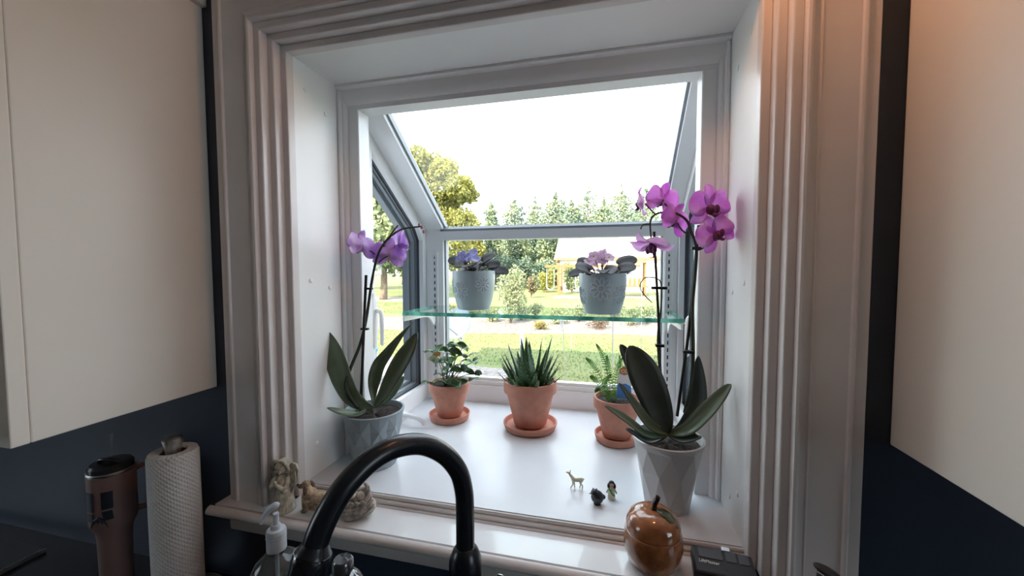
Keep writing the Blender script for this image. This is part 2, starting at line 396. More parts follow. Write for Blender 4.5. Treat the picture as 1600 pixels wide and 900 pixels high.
# shelf standards with slots, brackets
for xs in (.051, .878):
    m = M(); m.box((xs-.0125, YF-.006, .07), (xs+.0125, YF, .56)); m.box((xs-.0125, YF-.009, .07), (xs-.0095, YF-.006, .56)); m.box((xs+.0095, YF-.009, .07), (xs+.0125, YF-.006, .56))
    st = thing('shelf_standard', 'white slotted metal shelf standard on the %s front post' % ('left' if xs < .4 else 'right'), 'shelf standard', (xs, YF, .07))
    m.build('channel', VINYL, st)
    for k in range(19):
        z = .10+k*.0242
        M().box((xs-.002, YF-.0068, z), (xs+.002, YF-.0058, z+.013)).build('slot', SLOTM, st)
    for z in (.545, .083): M().ell((xs, YF-.006, z), (.004, .002, .004), 10, 6).build('screw', STEEL, st, smooth=180)
SHZ = .36; SHY = .378
for xs in (.051, .878):
    pts = [(YF-.0062, SHZ-.0140), (SHY+.004, SHZ-.0140), (SHY-.004, SHZ-.014), (SHY-.006, SHZ-.026), (SHY, SHZ-.030), (YF-.085, SHZ-.034), (YF-.055, SHZ-.042), (YF-.036, SHZ-.060), (YF-.026, SHZ-.072), (YF-.014, SHZ-.068), (YF-.0062, SHZ-.058)]
    br = thing('shelf_bracket', 'white metal bracket holding the %s end of the glass shelf' % ('left' if xs < .4 else 'right'), 'bracket', (xs, YF-.006, SHZ-.07))
    m = M(); m.prism(pts, 'x', xs-.003, xs+.003); m.build('arm', VINYL, br)
    m = M(); m.box((xs-.010, SHY, SHZ-.0140), (xs+.010, YF-.01, SHZ-.0118)); m.build('rest', VINYL, br)
# glass shelf
SHG = glassmat('shelf_glass', tint=(.93, .985, .965)); EDGE = mat('green_glass_edge', (.08, .40, .32), .12, transl=.4, col2=(.45, .88, .78), vscale=26)
sh = thing('glass_shelf', 'clear glass shelf with green edge spanning the window on brackets', 'shelf', (.465, .48, SHZ-.01))
M().box((.046, SHY, SHZ-.0115), (.883, YF-.012, SHZ)).build('glass_sheet', SHG, sh)
m = M(); m.box((.046, SHY-.0012, SHZ-.0115), (.883, SHY, SHZ)); m.build('front_edge', EDGE, sh)
m = M(); m.box((.0448, SHY-.0012, SHZ-.0115), (.046, YF-.012, SHZ)); m.build('end_edge', EDGE, sh)
m = M(); m.box((.883, SHY-.0012, SHZ-.0115), (.8842, YF-.012, SHZ)); m.build('end_edge', EDGE, sh)

# ------------------------------------------------------------------ cabinets, counter, lamp
def cabinet(name, label, x0, x1, inner):
    c = thing(name, label, 'cabinet', ((x0+x1)/2, -.2, .228))
    M().box((min(x0, x1), -.345, .228), (max(x0, x1), YW, 1.07)).build('cabinet_box', CREAM, c, bevel=.002)
    s = 1 if x1 > x0 else -1
    M().box((min(x0, x1), -.367, .228), (max(x0, x1), -.3452, 1.07)).build('face_frame', CREAM, c, bevel=.002)
    d = M().box((min(x0+s*.025, x1), -.387, .245), (max(x0+s*.025, x1), -.3675, 1.055)).build('door', CREAM, c, bevel=.003)
    M().tube([(x0+s*.06, -.388, .30), (x0+s*.06, -.412, .30), (x0+s*.06, -.412, .40), (x0+s*.06, -.388, .40)], .005, 8).build('handle', STEEL, d, smooth=60)
    pr = [(YW, 1.07), (-.372, 1.07), (-.378, 1.085), (-.392, 1.10), (-.400, 1.125), (YW, 1.125)]
    m = M(); m.prism([(y, z) for y, z in pr], 'x', x0-s*.012, x1); m.build('crown_molding', CREAM, c)
    return c
cabinet('wall_cabinet', 'cream painted wall cabinet left of the window, above the paper towels', -.1892, -.95, 1)
cabinet('wall_cabinet', 'cream painted wall cabinet right of the window casing', 1.0994, 1.9, -1)
ct = thing('countertop', 'black stone countertop along the navy wall', 'countertop', (.45, -.36, COUNTER))
SKX0, SKX1, SKY0, SKY1 = .08, .86, -.60, -.28
m = M()
for a, b in (((-2.2, -.68, -.26), (SKX0, YW, COUNTER)), ((SKX1, -.68, -.26), (2.8, YW, COUNTER)), ((SKX0, -.68, -.26), (SKX1, SKY0, COUNTER)), ((SKX0, SKY1, -.26), (SKX1, YW, COUNTER))): m.box(a, b)
m.build('slab', STONE, ct)
sk = thing('sink', 'dark undermount sink set into the countertop', 'sink', (.47, -.44, -.45))
m = M(); m.ring_prism([(SKX0-.012, SKY0-.012), (SKX1+.012, SKY0-.012), (SKX1+.012, SKY1+.012), (SKX0-.012, SKY1+.012)], [(SKX0, SKY0), (SKX1, SKY0), (SKX1, SKY1), (SKX0, SKY1)], 'z', -.45, -.261)
m.box((SKX0-.012, SKY0-.012, -.462), (SKX1+.012, SKY1+.012, -.45)); m.build('basin', mat('dark_sink', (.02, .022, .028), .4), sk)
bc = thing('base_cabinet', 'dark base cabinet run under the stone countertop', 'cabinet', (.3, -.36, FLOORZ))
m = M()
m.box((-2.2, -.65, FLOORZ), (.04, YW-.001, -.26)); m.box((.90, -.65, FLOORZ), (2.8, YW-.001, -.26)); m.box((.04, -.65, FLOORZ), (.90, YW-.001, -.48)); m.box((.04, -.65, -.48), (.90, -.62, -.26))
m.build('carcass', NAVY, bc)
for k in range(6):
    d = M().box((-1.78+k*.75, -.672, FLOORZ+.1), (-1.06+k*.75, -.651, -.29)).build('door', NAVY, bc, bevel=.003)
    M().tube([(-1.70+k*.75, -.674, -.40), (-1.70+k*.75, -.70, -.40), (-1.70+k*.75, -.70, -.50), (-1.70+k*.75, -.674, -.50)], .005, 8).build('handle', STEEL, d, smooth=60)
# ceiling lamp above the sink (out of frame; its warm glow is on the head casing)
LX, LY = .80, -.165
SOF = 1.145
struct(M().box((-.189, -.38, SOF), (1.099, YW, CEILZ)).build('ceiling_soffit', CEIL))
lp = thing('downlight', 'round warm downlight under the soffit above the sink', 'lamp', (LX, LY, SOF))
m = M(); m.lathe([(.055, -.001), (.056, -.012), (.044, -.015), (.040, -.006)], 32, (LX, LY, SOF), caps=False); m.build('trim_ring', VINYL, lp, smooth=40)
ld = bpy.data.lights.new('downlight_bulb', 'POINT'); ld.energy = 1.9; ld.color = (1, .45, .20); ld.shadow_soft_size = .02
lo = bpy.data.objects.new('downlight_bulb', ld); COL.objects.link(lo); lo.parent = lp; lo.location = (0, 0, -.035)

# ------------------------------------------------------------------ terracotta pots with plants
def terracotta(root, x, y, r, h, n=40):
    """clay pot: tapering body, thick rim band"""
    m = M(); rb = r*.62
    m.lathe([(0, .004), (rb-.003, .004), (rb, .008), (r*.90, h*.74), (r*.90, h*.75), (r*.985, h*.755), (r, h*.775), (r, h*.975), (r*.985, h), (r*.91, h), (r*.90, h*.97), (r*.86, h*.86), (0, h*.86)], n, (x, y, .012))
    m.build('clay_pot', TERRA, root, smooth=35)
    m = M(); m.grid(lambda u, v: (x+r*.875*v*math.cos(2*PI*u), y+r*.875*v*math.sin(2*PI*u), .012+h*.90+.004*math.sin(9*u*6.28+v*11)*v*(1-v)*3), 28, 6)
    m.build('soil', SOIL, root, smooth=180)
def saucer(x, y, r, label):
    o = M().lathe([(0, .0005), (r*.86, .0005), (r*.93, .004), (r, .020), (r, .023), (r*.95, .023), (r*.88, .0115), (r*.84, .0112), (0, .0112)], 40, (0, 0, 0)).build('plant_saucer', TERRA, None, smooth=35)
    o.location = (x, y, 0); return tag(o, label, 'saucer', 'terracotta saucers')
def leaf_strip(m, pts, wid, up, fold=.2, nv=4, k=5, thick=0):
    """leaf blade along a 3D path: wid(t) half-width, folded along the midrib"""
    P, _ = spline([Vector(p) for p in pts], 0, k); n = len(P); up = Vector(up); vs = []
    for i, p in enumerate(P):
        t = (P[min(i+1, n-1)]-P[max(i-1, 0)]).normalized()
        sd = t.cross(up)
        sd = sd.normalized() if sd.length > 1e-4 else Vector((1,0,0))
        nn = sd.cross(t).normalized(); hw = wid(i/(n-1))
        for j in range(nv+1):
            s_ = -1+2*j/nv; vs.append(p+sd*hw*s_+nn*abs(s_)**1.5*hw*fold)
    fs = [(i*(nv+1)+j, (i+1)*(nv+1)+j, (i+1)*(nv+1)+j+1, i*(nv+1)+j+1) for i in range(n-1) for j in range(nv)]
    m.add(vs, fs); return m
def oval(wmax, peak=.5, tip=.9):
    def f(t):
        a = (t/peak) if t < peak else (1-t)/(1-peak)
        return wmax*max(.02, math.sin(min(1, max(0, a))*PI/2)**tip)
    return f
P1 = (.178, .437); P2 = (.452, .425); P3 = (.712, .395)
SCHL = mat('green_glossy_leaf', (.06, .15, .045), .3, var=.35, vscale=30, transl=.2)
SCHV = mat('variegated_leaf_edge', (.45, .55, .38), .35, var=.3, vscale=60, transl=.2)
p = thing('potted_schefflera', 'small leafy green plant in the left terracotta pot on the window seat', 'potted plant', (P1[0], P1[1], .012))
terracotta(p, P1[0], P1[1], .066, .112)
for k, (px, py, dy) in enumerate([(700,548,0), (722,545,.01), (712,558,-.02), (686,566,-.01), (738,566,.0), (705,575,-.03), (722,580,-.03), (678,552,.02), (692,588,-.02), (742,585,.01), (728,560,.03), (698,600,-.045), (716,600,-.045), (676,600,-.02), (734,596,-.02), (712,540,.02)]):
    tip = at(px, py, P1[1]+dy); base = Vector((P1[0]+random.uniform(-.015,.015), P1[1]+random.uniform(-.015,.015), .11))
    M().tube([base, (base*.45+tip*.55)+Vector((0,0,.012)), tip], [.002, .0015, .001], 6, smooth_path=4).build('stem', SCHL, p, smooth=180)
    nl = 3 if k not in (3, 7) else 4
    for j in range(nl):
        a = 2*PI*(j/nl)+k*1.3; L = random.uniform(.038, .058)
        d = Vector((math.cos(a), math.sin(a)*.8, random.uniform(-.25, .45)))
        q = tip+d*L
        m = leaf_strip(M(), [tip, tip+d*L*.5+Vector((0,0,.006)), q], oval(L*.235, .42, 1.05), (0,0,1) if k % 3 else (0,-1,.5), .25)
        m.build('leaf', SCHV if (k in (3, 7) and j % 2 == 0) else SCHL, p, smooth=180, solid=.0006)
m = M(); c0 = at(682, 556, P1[1]+.035)
m.add([c0+Vector((-.018,0,-.006)), c0+Vector((.012,.004,-.001)), c0+Vector((.014,.004,.014)), c0+Vector((-.012,0,.011))], [(0,1,2,3)]); o = m.build('plant_tag', mat('orange_tag', (.62, .27, .06), .5), p, solid=.001); o['label'] = 'orange plastic plant tag'
M().tube([c0+Vector((0,.003,0)), (P1[0]-.02, P1[1]+.03, .11)], .0012, 6).build('tag_stake', VINYL, o)
saucer(P1[0], P1[1], .0675, 'small terracotta saucer under the leafy plant pot at the left')

ALOE = mat('aloe_leaf', (.035, .105, .038), .4, var=.3, vscale=25)
ALOE2 = mat('aloe_leaf_outer', (.06, .15, .055), .42, var=.3, vscale=25)
TOOTH = mat('pale_leaf_tooth', (.55, .62, .45), .5)
p = thing('potted_aloe', 'spiky green aloe in the middle terracotta pot', 'potted plant', (P2[0], P2[1], .012))
terracotta(p, P2[0], P2[1], .082, .140)
def aloe_leaf(b, az, el, L, w, mt):
    m = M(); d = Vector((math.cos(az)*math.cos(el), math.sin(az)*math.cos(el), math.sin(el))); s_ = Vector((-math.sin(az), math.cos(az), 0)); u = s_.cross(d)*-1
    vs = []; N = 8; rings = []
    for i in range(N+1):
        t = i/N; hw = w*(1-t)**.8*(.75+.6*math.sin(min(1, t*2.2)*PI)*.4)+.0004
        c = Vector(b)+d*L*t+Vector((0,0,1))*(L*.22*t*t*math.cos(el))
        rings += [c+s_*hw, c+u*hw*.16, c-s_*hw, c-u*hw*.55]
    fs = [(i*4+k, i*4+(k+1) % 4, (i+1)*4+(k+1) % 4, (i+1)*4+k) for i in range(N) for k in range(4)]+[(0,1,2,3)]
    m.add(rings, fs); o = m.build('leaf', mt, p, smooth=180)
    mt_ = M()
    for i in range(1, N):
        for q in (rings[i*4], rings[i*4+2]):
            mt_.ell(q, (.0011, .0011, .0013), 5, 3)
    mt_.build('leaf_teeth', TOOTH, o, kind='stuff')
zc = .012+.140*.88
for ring, (n, el, L, w, rr) in enumerate([(3, 1.42, .148, .027, .012), (5, 1.16, .130, .027, .022), (7, .95, .104, .022, .034), (9, .80, .080, .018, .044), (11, .62, .060, .014, .052)]):
    for k in range(n):
        az = 2*PI*k/n+ring*.55+random.uniform(-.12,.12)
        aloe_leaf((P2[0]+rr*math.cos(az), P2[1]+rr*math.sin(az), zc), az, el+random.uniform(-.1,.1), L*random.uniform(.95,1.15), w, ALOE if ring < 3 else ALOE2)
saucer(P2[0], P2[1], .084, 'large terracotta saucer under the aloe pot in the middle')

FERN = mat('fern_green', (.13, .27, .07), .5, var=.3, vscale=40, transl=.3)
p = thing('potted_fern', 'terracotta pot with an upright fern, partly hidden behind the right orchid', 'potted plant', (P3[0], P3[1], .012))
terracotta(p, P3[0], P3[1], .066, .116)
zf = .012+.105
fronds = [((955,610),(945,565),(932,538)), ((950,612),(930,575),(916,560)), ((962,610),(964,580),(972,560)), ((958,612),(952,580),(948,556)), ((968,612),(978,585),(992,562)), ((945,615),(933,596),(922,588)), ((966,612),(970,590),(968,556)), ((975,615),(985,600),(990,588)), ((952,615),(944,600),(955,585)), ((950,616),(938,608),(930,612))]
for k, fr_ in enumerate(fronds):
    yy = P3[1]+((k*37) % 5-2)*.012
    pts = [Vector((P3[0]+random.uniform(-.02,.0), P3[1]+random.uniform(-.02,.02), zf))]+[at(a, b, yy) for a, b in fr_[1:]]
    m = M(); pp, _ = spline(pts, 0, 13); n = len(pp)
    m.tube(pp, .0009, 5)
    for i in range(3, n):
        t = (pp[i]-pp[i-1]).normalized(); L = .0095*math.sin(PI*min(1, .22+.78*i/n))+.0015
        sd_ = t.cross(Vector((0,-1,.25))).normalized()
        for sg in (-1, 1):
            d = (sd_*sg*.95+t*.35).normalized(); q = pp[i]+d*L
            nn = d.cross(t).normalized(); wv = t*.0017
            m.add([pp[i]-wv*.6, pp[i]+d*L*.5-wv+nn*.001, q, pp[i]+d*L*.5+wv+nn*.001, pp[i]+wv*.6], [(0,1,2,3,4)])
    m.build('frond', FERN, p, recalc=False)
tgc = at(973, 598, P3[1]-.03)
tl = M(); wt = .026; ht = .098
tl.prism([(tgc.x-.018, tgc.z-.045), (tgc.x+.026, tgc.z-.045), (tgc.x+.018, tgc.z+.035), (tgc.x+.012, tgc.z+.045), (tgc.x+.002, tgc.z+.047), (tgc.x-.008, tgc.z+.040), (tgc.x-.011, tgc.z+.026)], 'y', tgc.y, tgc.y+.0012)
tt = tl.build('plant_tag', mat('white_tag', (.75, .76, .78), .4), p); tt['label'] = 'white plant tag with an orange top and a blue foot'
o = M(); o.prism([(tgc.x-.0105, tgc.z+.026), (tgc.x-.0078, tgc.z+.0395), (tgc.x+.002, tgc.z+.0465), (tgc.x+.0118, tgc.z+.0445), (tgc.x+.0178, tgc.z+.0345), (tgc.x+.0183, tgc.z+.026), (tgc.x+.004, tgc.z+.021)], 'y', tgc.y-.0005, tgc.y-.0001); o.build('orange_patch', mat('tag_orange', (.50, .20, .05), .4), tt)
o = M(); o.prism([(tgc.x-.0178, tgc.z-.0445), (tgc.x+.0256, tgc.z-.0445), (tgc.x+.022, tgc.z-.01), (tgc.x+.008, tgc.z-.002), (tgc.x-.014, tgc.z-.006)], 'y', tgc.y-.0005, tgc.y-.0001); o.build('blue_patch', mat('tag_blue', (.07, .22, .55), .35), tt)
text_mesh('lettering', 'CO', .013, VINYL, tt, (tgc.x-.006, tgc.y-.0008, tgc.z+.032), (PI/2, 0, 0))
saucer(P3[0], P3[1], .063, 'terracotta saucer under the fern pot at the right')

# ------------------------------------------------------------------ violets in embossed pots on the shelf
POTG = mat('pale_grey_glaze', (.36, .42, .45), .35)
VLEAF = mat('violet_leaf', (.035, .032, .034), .6, var=.3, vscale=40)
VLEAF2 = mat('violet_leaf_under', (.16, .09, .13), .6)
def violet(name, label, cx, cy, r, h, petal_m, seed, facing):
    R_ = random.Random(seed)
    p = thing(name, label, 'potted plant', (cx, cy, SHZ))
    prof = [(r*.70, 0), (r*.76, .004), (r*.84, h*.18), (r*.94, h*.42), (r*.99, h*.68), (r, h*.97), (r*.99, h), (r*.95, h), (r*.945, h*.95), (r*.90, h*.85), (0, h*.85)]
    M().lathe([(0, 0)]+prof, 48, (cx, cy, SHZ)).build('glazed_pot', POTG, p, smooth=40)
    M().lathe([(0, h*.85+.004), (r*.9, h*.852)], 24, (cx, cy, SHZ), caps=False).build('soil', SOIL, p)
    zs = [q[1] for q in prof[:6]]; rs = [q[0] for q in prof[:6]]
    rad = lambda z: float(np.interp(z, zs, rs))
    for a0, z0, sz in facing:
        m = M()
        for k in range(10):
            th = 2*PI*k/10+.2
            loop = []
            for i in range(13):
                u = i/12*2*PI; L = sz*(.25+.75*(.5-.5*math.cos(u))); wv = sz*.17*math.sin(u)
                lx = L*math.cos(th)-wv*math.sin(th); lz = L*math.sin(th)+wv*math.cos(th)
                z = min(h*.97, max(.004, z0+lz)); q = rad(z)+.0003; ang = a0+lx/r
                loop.append((cx+q*math.cos(ang), cy+q*math.sin(ang), SHZ+z))
            m.tube(loop, .0015, 6, caps=False)
        m.build('embossed_flower', mat('pale_glaze_relief', (.50, .56, .60), .35), p, smooth=60)
    zt = SHZ+h*.86
    for k in range(11):
        az = 2*PI*k/11+R_.uniform(-.2,.2); el = R_.uniform(.25, 1.0); L = r*R_.uniform(.85, 1.2)
        b = Vector((cx+.2*r*math.cos(az), cy+.2*r*math.sin(az), zt)); d = Vector((math.cos(az)*math.cos(el), math.sin(az)*math.cos(el), math.sin(el)))
        e = b+d*L*.75; e2 = e+Vector((math.cos(az), math.sin(az), R_.uniform(-.1, .45)))*L*.22; bl = .036*R_.uniform(.85,1.15)
        st_ = M().tube([b, b*.5+e*.5+Vector((0,0,.006)), e], [.0022, .002, .0016], 6, smooth_path=3).build('leaf_stem', VLEAF2, p, smooth=180)
        m = leaf_strip(M(), [e-(e2-e)*.3, e+Vector((0,0,.004)), e2+(e2-e)*.6, e2+(e2-e)*1.6+Vector((0,0,-.006))], oval(bl*.62, .45, .7), (-.25*math.cos(az), -.75, .65), .12)
        m.build('leaf', VLEAF, p, smooth=180, solid=.0014)
    for k in range(9):
        a = 2*PI*k/9; rr = r*(.15 if k < 3 else .48)
        c = Vector((cx+rr*math.cos(a)-r*.12, cy+rr*math.sin(a)-.01, zt+h*.50+R_.uniform(-.008, .016)-(0 if k < 3 else .008)))
        M().tube([(cx, cy, zt), c], [.0014, .001], 5).build('flower_stem', VLEAF2, p)
        f = M().ell(c, (.003, .003, .003), 8, 5).build('flower', mat('violet_eye', (.65, .55, .12), .5), p, smooth=180)
        tl_ = Vector((R_.uniform(-.5,.5), -.8, R_.uniform(.2, 1.0))).normalized(); q = tl_.to_track_quat('Z', 'Y').to_matrix()
        for j in range(5):
            t = 2*PI*j/5; d = q @ Vector((math.cos(t), math.sin(t), .22)); nn = q @ Vector((0,0,1))
            m = leaf_strip(M(), [c, c+d*.009+nn*.001, c+d*.0185], oval(.0082, .6, .6), nn, .15, k=3)
            m.build('petal', petal_m, f, smooth=180)
    return p
VB = mat('violet_blue_petal', (.20, .20, .52), .5, transl=.35, col2=(.42, .42, .74), vscale=70)
VP = mat('violet_pink_petal', (.62, .36, .56), .5, transl=.35, col2=(.80, .60, .74), vscale=70)
violet('potted_violet', 'blue flowering violet in a pale grey embossed pot on the glass shelf', .2385, .515, .0725, .130, VB, 3, [(-PI/2-.35, .065, .030), (-PI/2+.75, .085, .026), (-PI/2-1.4, .08, .026)])
violet('potted_violet', 'pink flowering violet in a pale grey embossed pot on the glass shelf', .668, .480, .0715, .122, VP, 5, [(-PI/2-.05, .078, .034), (-PI/2+.85, .060, .028), (-PI/2-1.2, .055, .028)])

# ------------------------------------------------------------------ orchids
def facet_pot(root, x, y, rt, rb, h, N, rows, m, amp):
    mm = M(); vs = []; nrow = len(rows); K = 2*N
    for i, f in enumerate(rows):
        z = h*f; r = rb+(rt-rb)*f
        for k in range(K):
            a = 2*PI*k/K+.13; out = (k+i) % 2 == 0 or i in (0, nrow-1)
            rr = r*(1 if out else 1-amp); vs.append((x+rr*math.cos(a), y+rr*math.sin(a), z))
    fs = []
    for i in range(nrow-1):
        for k in range(K):
            a, b = i*K+k, i*K+(k+1) % K; c, d = (i+1)*K+k, (i+1)*K+(k+1) % K
            if (k+i) % 2 == 0: fs += [(a, b, d), (a, d, c)]
            else: fs += [(a, b, c), (b, d, c)]
    fs.append(tuple(range(K-1, -1, -1)))
    mm.add(vs, fs)
    mm.build('faceted_pot', m, root, smooth=1)
    n2 = 48
    mm = M(); mm.lathe([(rt*.985, h*.955), (rt*1.01, h*.965), (rt*1.015, h), (rt*.95, h*1.005), (rt*.93, h*.98), (rt*.90, h*.86), (0, h*.86)], n2, (x, y, 0), caps=False)
    mm.build('pot_rim', m, root, smooth=40)
    mm = M(); mm.grid(lambda u, v: (x+rt*.9*v*math.cos(2*PI*u), y+rt*.9*v*math.sin(2*PI*u), h*.90+.005*math.sin(u*40)*v*(1-v)*4), 30, 5); mm.build('bark_mix', SOIL, root, smooth=180)
def orchid_flower(root, c, nrm, up, s, pm, lipm, name='flower'):
    """phalaenopsis bloom: three sepals, two broad petals, lip and column"""
    c = Vector(c); n = Vector(nrm).normalized(); u = Vector(up); u = (u-n*u.dot(n)).normalized(); r_ = u.cross(n)
    f = M().ell(c+n*s*.05, (s*.055,)*3, 10, 6).build(name, lipm, root, smooth=180)
    def pet(ang, L, w, peak, tipp, cup, nm):
        d = u*math.cos(ang)+r_*math.sin(ang)
        m = leaf_strip(M(), [c+d*s*.02, c+d*L*.35+n*s*.05, c+d*L*.75+n*s*.07, c+d*L+n*s*cup], oval(w, peak, tipp), n, .16, nv=6, k=4)
        m.build(nm, pm, f, smooth=180, solid=.0007)
    for a in (0, 2.15, -2.15): pet(a, s*.56, s*.155, .5, .8, -.02, 'sepal')
    for a in (1.22, -1.22): pet(a, s*.55, s*.30, .58, .55, .03, 'petal')
    m = M()
    m.ell(c+n*s*.13-u*s*.06, (s*.11, s*.10, s*.13), 12, 8)
    for sg in (-1, 1): m.ell(c+n*s*.17-u*s*.05+r_*s*.11*sg, (s*.065, s*.07, s*.11), 10, 6)
    m.tube([c+n*s*.14-u*s*.12, c+n*s*.22-u*s*.19, c+n*s*.30-u*s*.20], [s*.055, s*.045, s*.016], 8, smooth_path=3)
    for sg in (-1, 1): m.tube([c+n*s*.29-u*s*.20, c+n*s*.35-u*s*.17+r_*s*.03*sg, c+n*s*.34-u*s*.11+r_*s*.05*sg], [s*.012, s*.009, s*.005], 6, smooth_path=3)
    m.build('lip', lipm, f, smooth=180)
    return f
def spike(root, pts, rad, nm='flower_spike', m=STEMG): return M().tube(pts, rad, 8, smooth_path=5).build(nm, m, root, smooth=180)
def oleaf(root, px, Ys, w, peak=.55, tip=.7, m=ORLEAF, up=(0,-1,.35), fold=.35, base=None):
    pts = [at(a, b, Y) for (a, b), Y in zip(px, Ys)]
    if base: pts[0] = Vector(base)
    o = leaf_strip(M(), pts, oval(w, peak, tip), up, fold, nv=6, k=6).build('leaf', m, root, smooth=180, solid=.0022); return o

LY_ = .122; LC = Vector((.103, LY_, 0))
p = thing('potted_orchid', 'purple orchid in the blue-grey diamond-faceted pot at the left', 'potted plant', (LC.x, LC.y, 0))
facet_pot(p, LC.x, LC.y, .0745, .054, .140, 10, [0, .24, .48, .72, .955], mat('blue_grey_pot', (.27, .325, .355), .4), .11)
cr = (LC.x+.005, LC.y-.005, .145)
oleaf(p, [(588,634), (568,633), (550,620), (535,592), (523,558), (508,527), (486,501)], [LY_, LY_-.012, LY_-.022, LY_-.028, LY_-.03, LY_-.03, LY_-.035], .0265, .60, .8, fold=.15, base=cr, up=(.2,-1,.3))
oleaf(p, [(590,632), (602,612), (622,575), (640,545), (652,520)], [LY_, LY_-.005, LY_+.0, LY_+.0, LY_+.01], .0225, .55, .8, base=cr, up=(0,-1,.2), fold=.3)
oleaf(p, [(588,632), (584,604), (591,573), (606,551), (626,525), (647,501)], [LY_, LY_+.02, LY_+.03, LY_+.035, LY_+.04, LY_+.05], .0165, .33, 1.3, base=cr, up=(.5,-1,.2), fold=.5)
oleaf(p, [(590,632), (606,620), (620,603), (632,588)], [LY_+.01, LY_+.02, LY_+.03, LY_+.04], .014, .5, .7, base=cr)
oleaf(p, [(586,640), (560,648), (535,645), (511,637)], [LY_-.01, LY_-.05, LY_-.075, LY_-.09], .011, .5, .8, base=(LC.x-.01, LC.y-.02, .145), up=(0,-.4,1))
M().tube([at(563,650,LY_-.01), at(572,430,LY_-.01)], .0035, 8).build('stake', STAKE, p, smooth=60)
spike(p, [at(560,638,LY_-.02), at(541,608,LY_-.03), at(546,580,LY_-.02), at(562,540,LY_-.005), at(572,500,LY_+.0), at(581,440,LY_), at(590,400,LY_), at(603,377,LY_), at(626,359,LY_+.02), at(657,354,LY_+.03)], [.0045,.0045,.0042,.004,.0038,.0034,.003,.0028,.0024,.0018])
for a, b in ((576,451), (570,514)):
    c = at(a, b, LY_-.005); o = M().box(c+Vector((-.011,-.004,-.0025)), c+Vector((.010,.005,.0025))).build('clip', STAKE, p, bevel=.001)
for (a, b, r_) in ((659,355,.004), (662,362,.0035), (655,351,.003)): M().ell(at(a, b, LY_+.03), (r_, r_, r_*1.4), 8, 6).build('bud', LIPP, p, smooth=180)
for a, b, c_, d_ in ((586,398,578,392), (600,386,600,376), (592,410,606,400), (607,372,622,352)):
    M().tube([at(a, b, LY_), at((a+c_)/2, (b+d_)/2-1, LY_), at(c_, d_, LY_)], .0018, 6).build('flower_stalk', STEMG, p, smooth=180)
orchid_flower(p, at(567, 384, LY_-.012), (-.92, .30, -.2), (.45, .1, 1), .074, PURPLE, LIPP)
orchid_flower(p, at(608, 398, LY_+.025), (-.45, .75, -.1), (.15, 0, 1), .078, PURPLE, LIPP)
orchid_flower(p, at(622, 382, LY_+.045), (.55, .75, .1), (-.15, 0, 1), .082, PURPLE, LIPP)

RY = .105; RC = Vector((.806, RY, 0))
p = thing('potted_orchid', 'tall pink orchid in the pale grey faceted pot at the right', 'potted plant', (RC.x, RC.y, 0))
facet_pot(p, RC.x, RC.y, .0705, .044, .146, 9, [0, .10, .55, .90, .955], mat('pale_grey_pot', (.50, .49, .49), .4), .06)
cr = (RC.x+.002, RC.y, .150)
oleaf(p, [(1042,690), (1035,658), (1018,612), (999,570), (983,540)], [RY, RY-.01, RY-.015, RY-.01, RY], .034, .60, .75, m=ORLEAF2, base=cr, up=(.25,-1,.25), fold=.15)
oleaf(p, [(1042,690), (1022,645), (1000,600), (982,562), (969,538)], [RY, RY+.02, RY+.03, RY+.03, RY+.03], .017, .55, .6, m=ORLEAF2, base=cr, up=(.5,-1,.2))
oleaf(p, [(1042,690), (1075,672), (1100,650), (1125,622), (1142,600)], [RY, RY-.02, RY-.03, RY-.03, RY-.03], .017, .45, .6, m=ORLEAF, base=cr, up=(-.5,-.6,.7), fold=.45)
oleaf(p, [(1042,690), (1070,665), (1090,635), (1094,600), (1091,556)], [RY, RY, RY+.005, RY+.005, RY+.01], .017, .6, .75, m=ORLEAF2, base=cr, up=(-.7,-1,.1), fold=.5)
oleaf(p, [(1042,690), (1015,665), (990,632), (967,598)], [RY, RY-.03, RY-.04, RY-.05], .012, .4, .7, m=ORLEAF, base=cr, up=(.4,-.6,.6), fold=.5)
oleaf(p, [(1042,692), (1010,680), (975,655), (945,634)], [RY, RY-.04, RY-.06, RY-.07], .013, .45, .7, m=ORLEAF, base=cr, up=(.2,-.4,1), fold=.4)
oleaf(p, [(1042,694), (1065,688), (1085,682), (1090,680)], [RY, RY-.03, RY-.035, RY-.03], .013, .55, .5, m=ORLEAF2, base=cr, up=(0,-.4,1))
oleaf(p, [(1040,694), (1015,690), (990,678), (978,670)], [RY, RY-.04, RY-.05, RY-.055], .010, .5, .7, m=ORLEAF2, base=cr, up=(0,-.3,1))
M().tube([at(1058,650,RY+.02), at(1076,520,RY+.015), at(1092,352,RY+.01)], .0032, 8).build('stake', STAKE, p, smooth=60)
M().tube([at(1034,640,RY+.05), at(1029,500,RY+.045), at(1022,362,RY+.04)], .0028, 8).build('stake', STAKE, p, smooth=60)
spike(p, [at(1070,645,RY+.01), at(1080,600,RY+.012), at(1083,550,RY+.012), at(1082,480,RY+.01), at(1086,430,RY+.01), at(1088,388,RY+.01), at(1080,362,RY+.01), at(1074,346,RY+.01), at(1062,336,RY+.01), at(1045,331,RY+.02), at(1024,335,RY+.02), at(1016,348,RY+.02), at(1018,378,RY+.02)], [.004,.004,.0038,.0036,.0034,.0032,.0030,.0028,.0025,.0023,.0021,.0019,.0015])
spike(p, [at(1036,640,RY+.045), at(1032,590,RY+.045), at(1028,530,RY+.045), at(1033,480,RY+.05), at(1034,450,RY+.05), at(1028,436,RY+.045), at(1008,434,RY+.04), at(1000,448,RY+.04), at(1008,462,RY+.04), at(1019,473,RY+.04)], [.003,.003,.0026,.0018,.0015,.0014,.0013,.0013,.0012,.001])
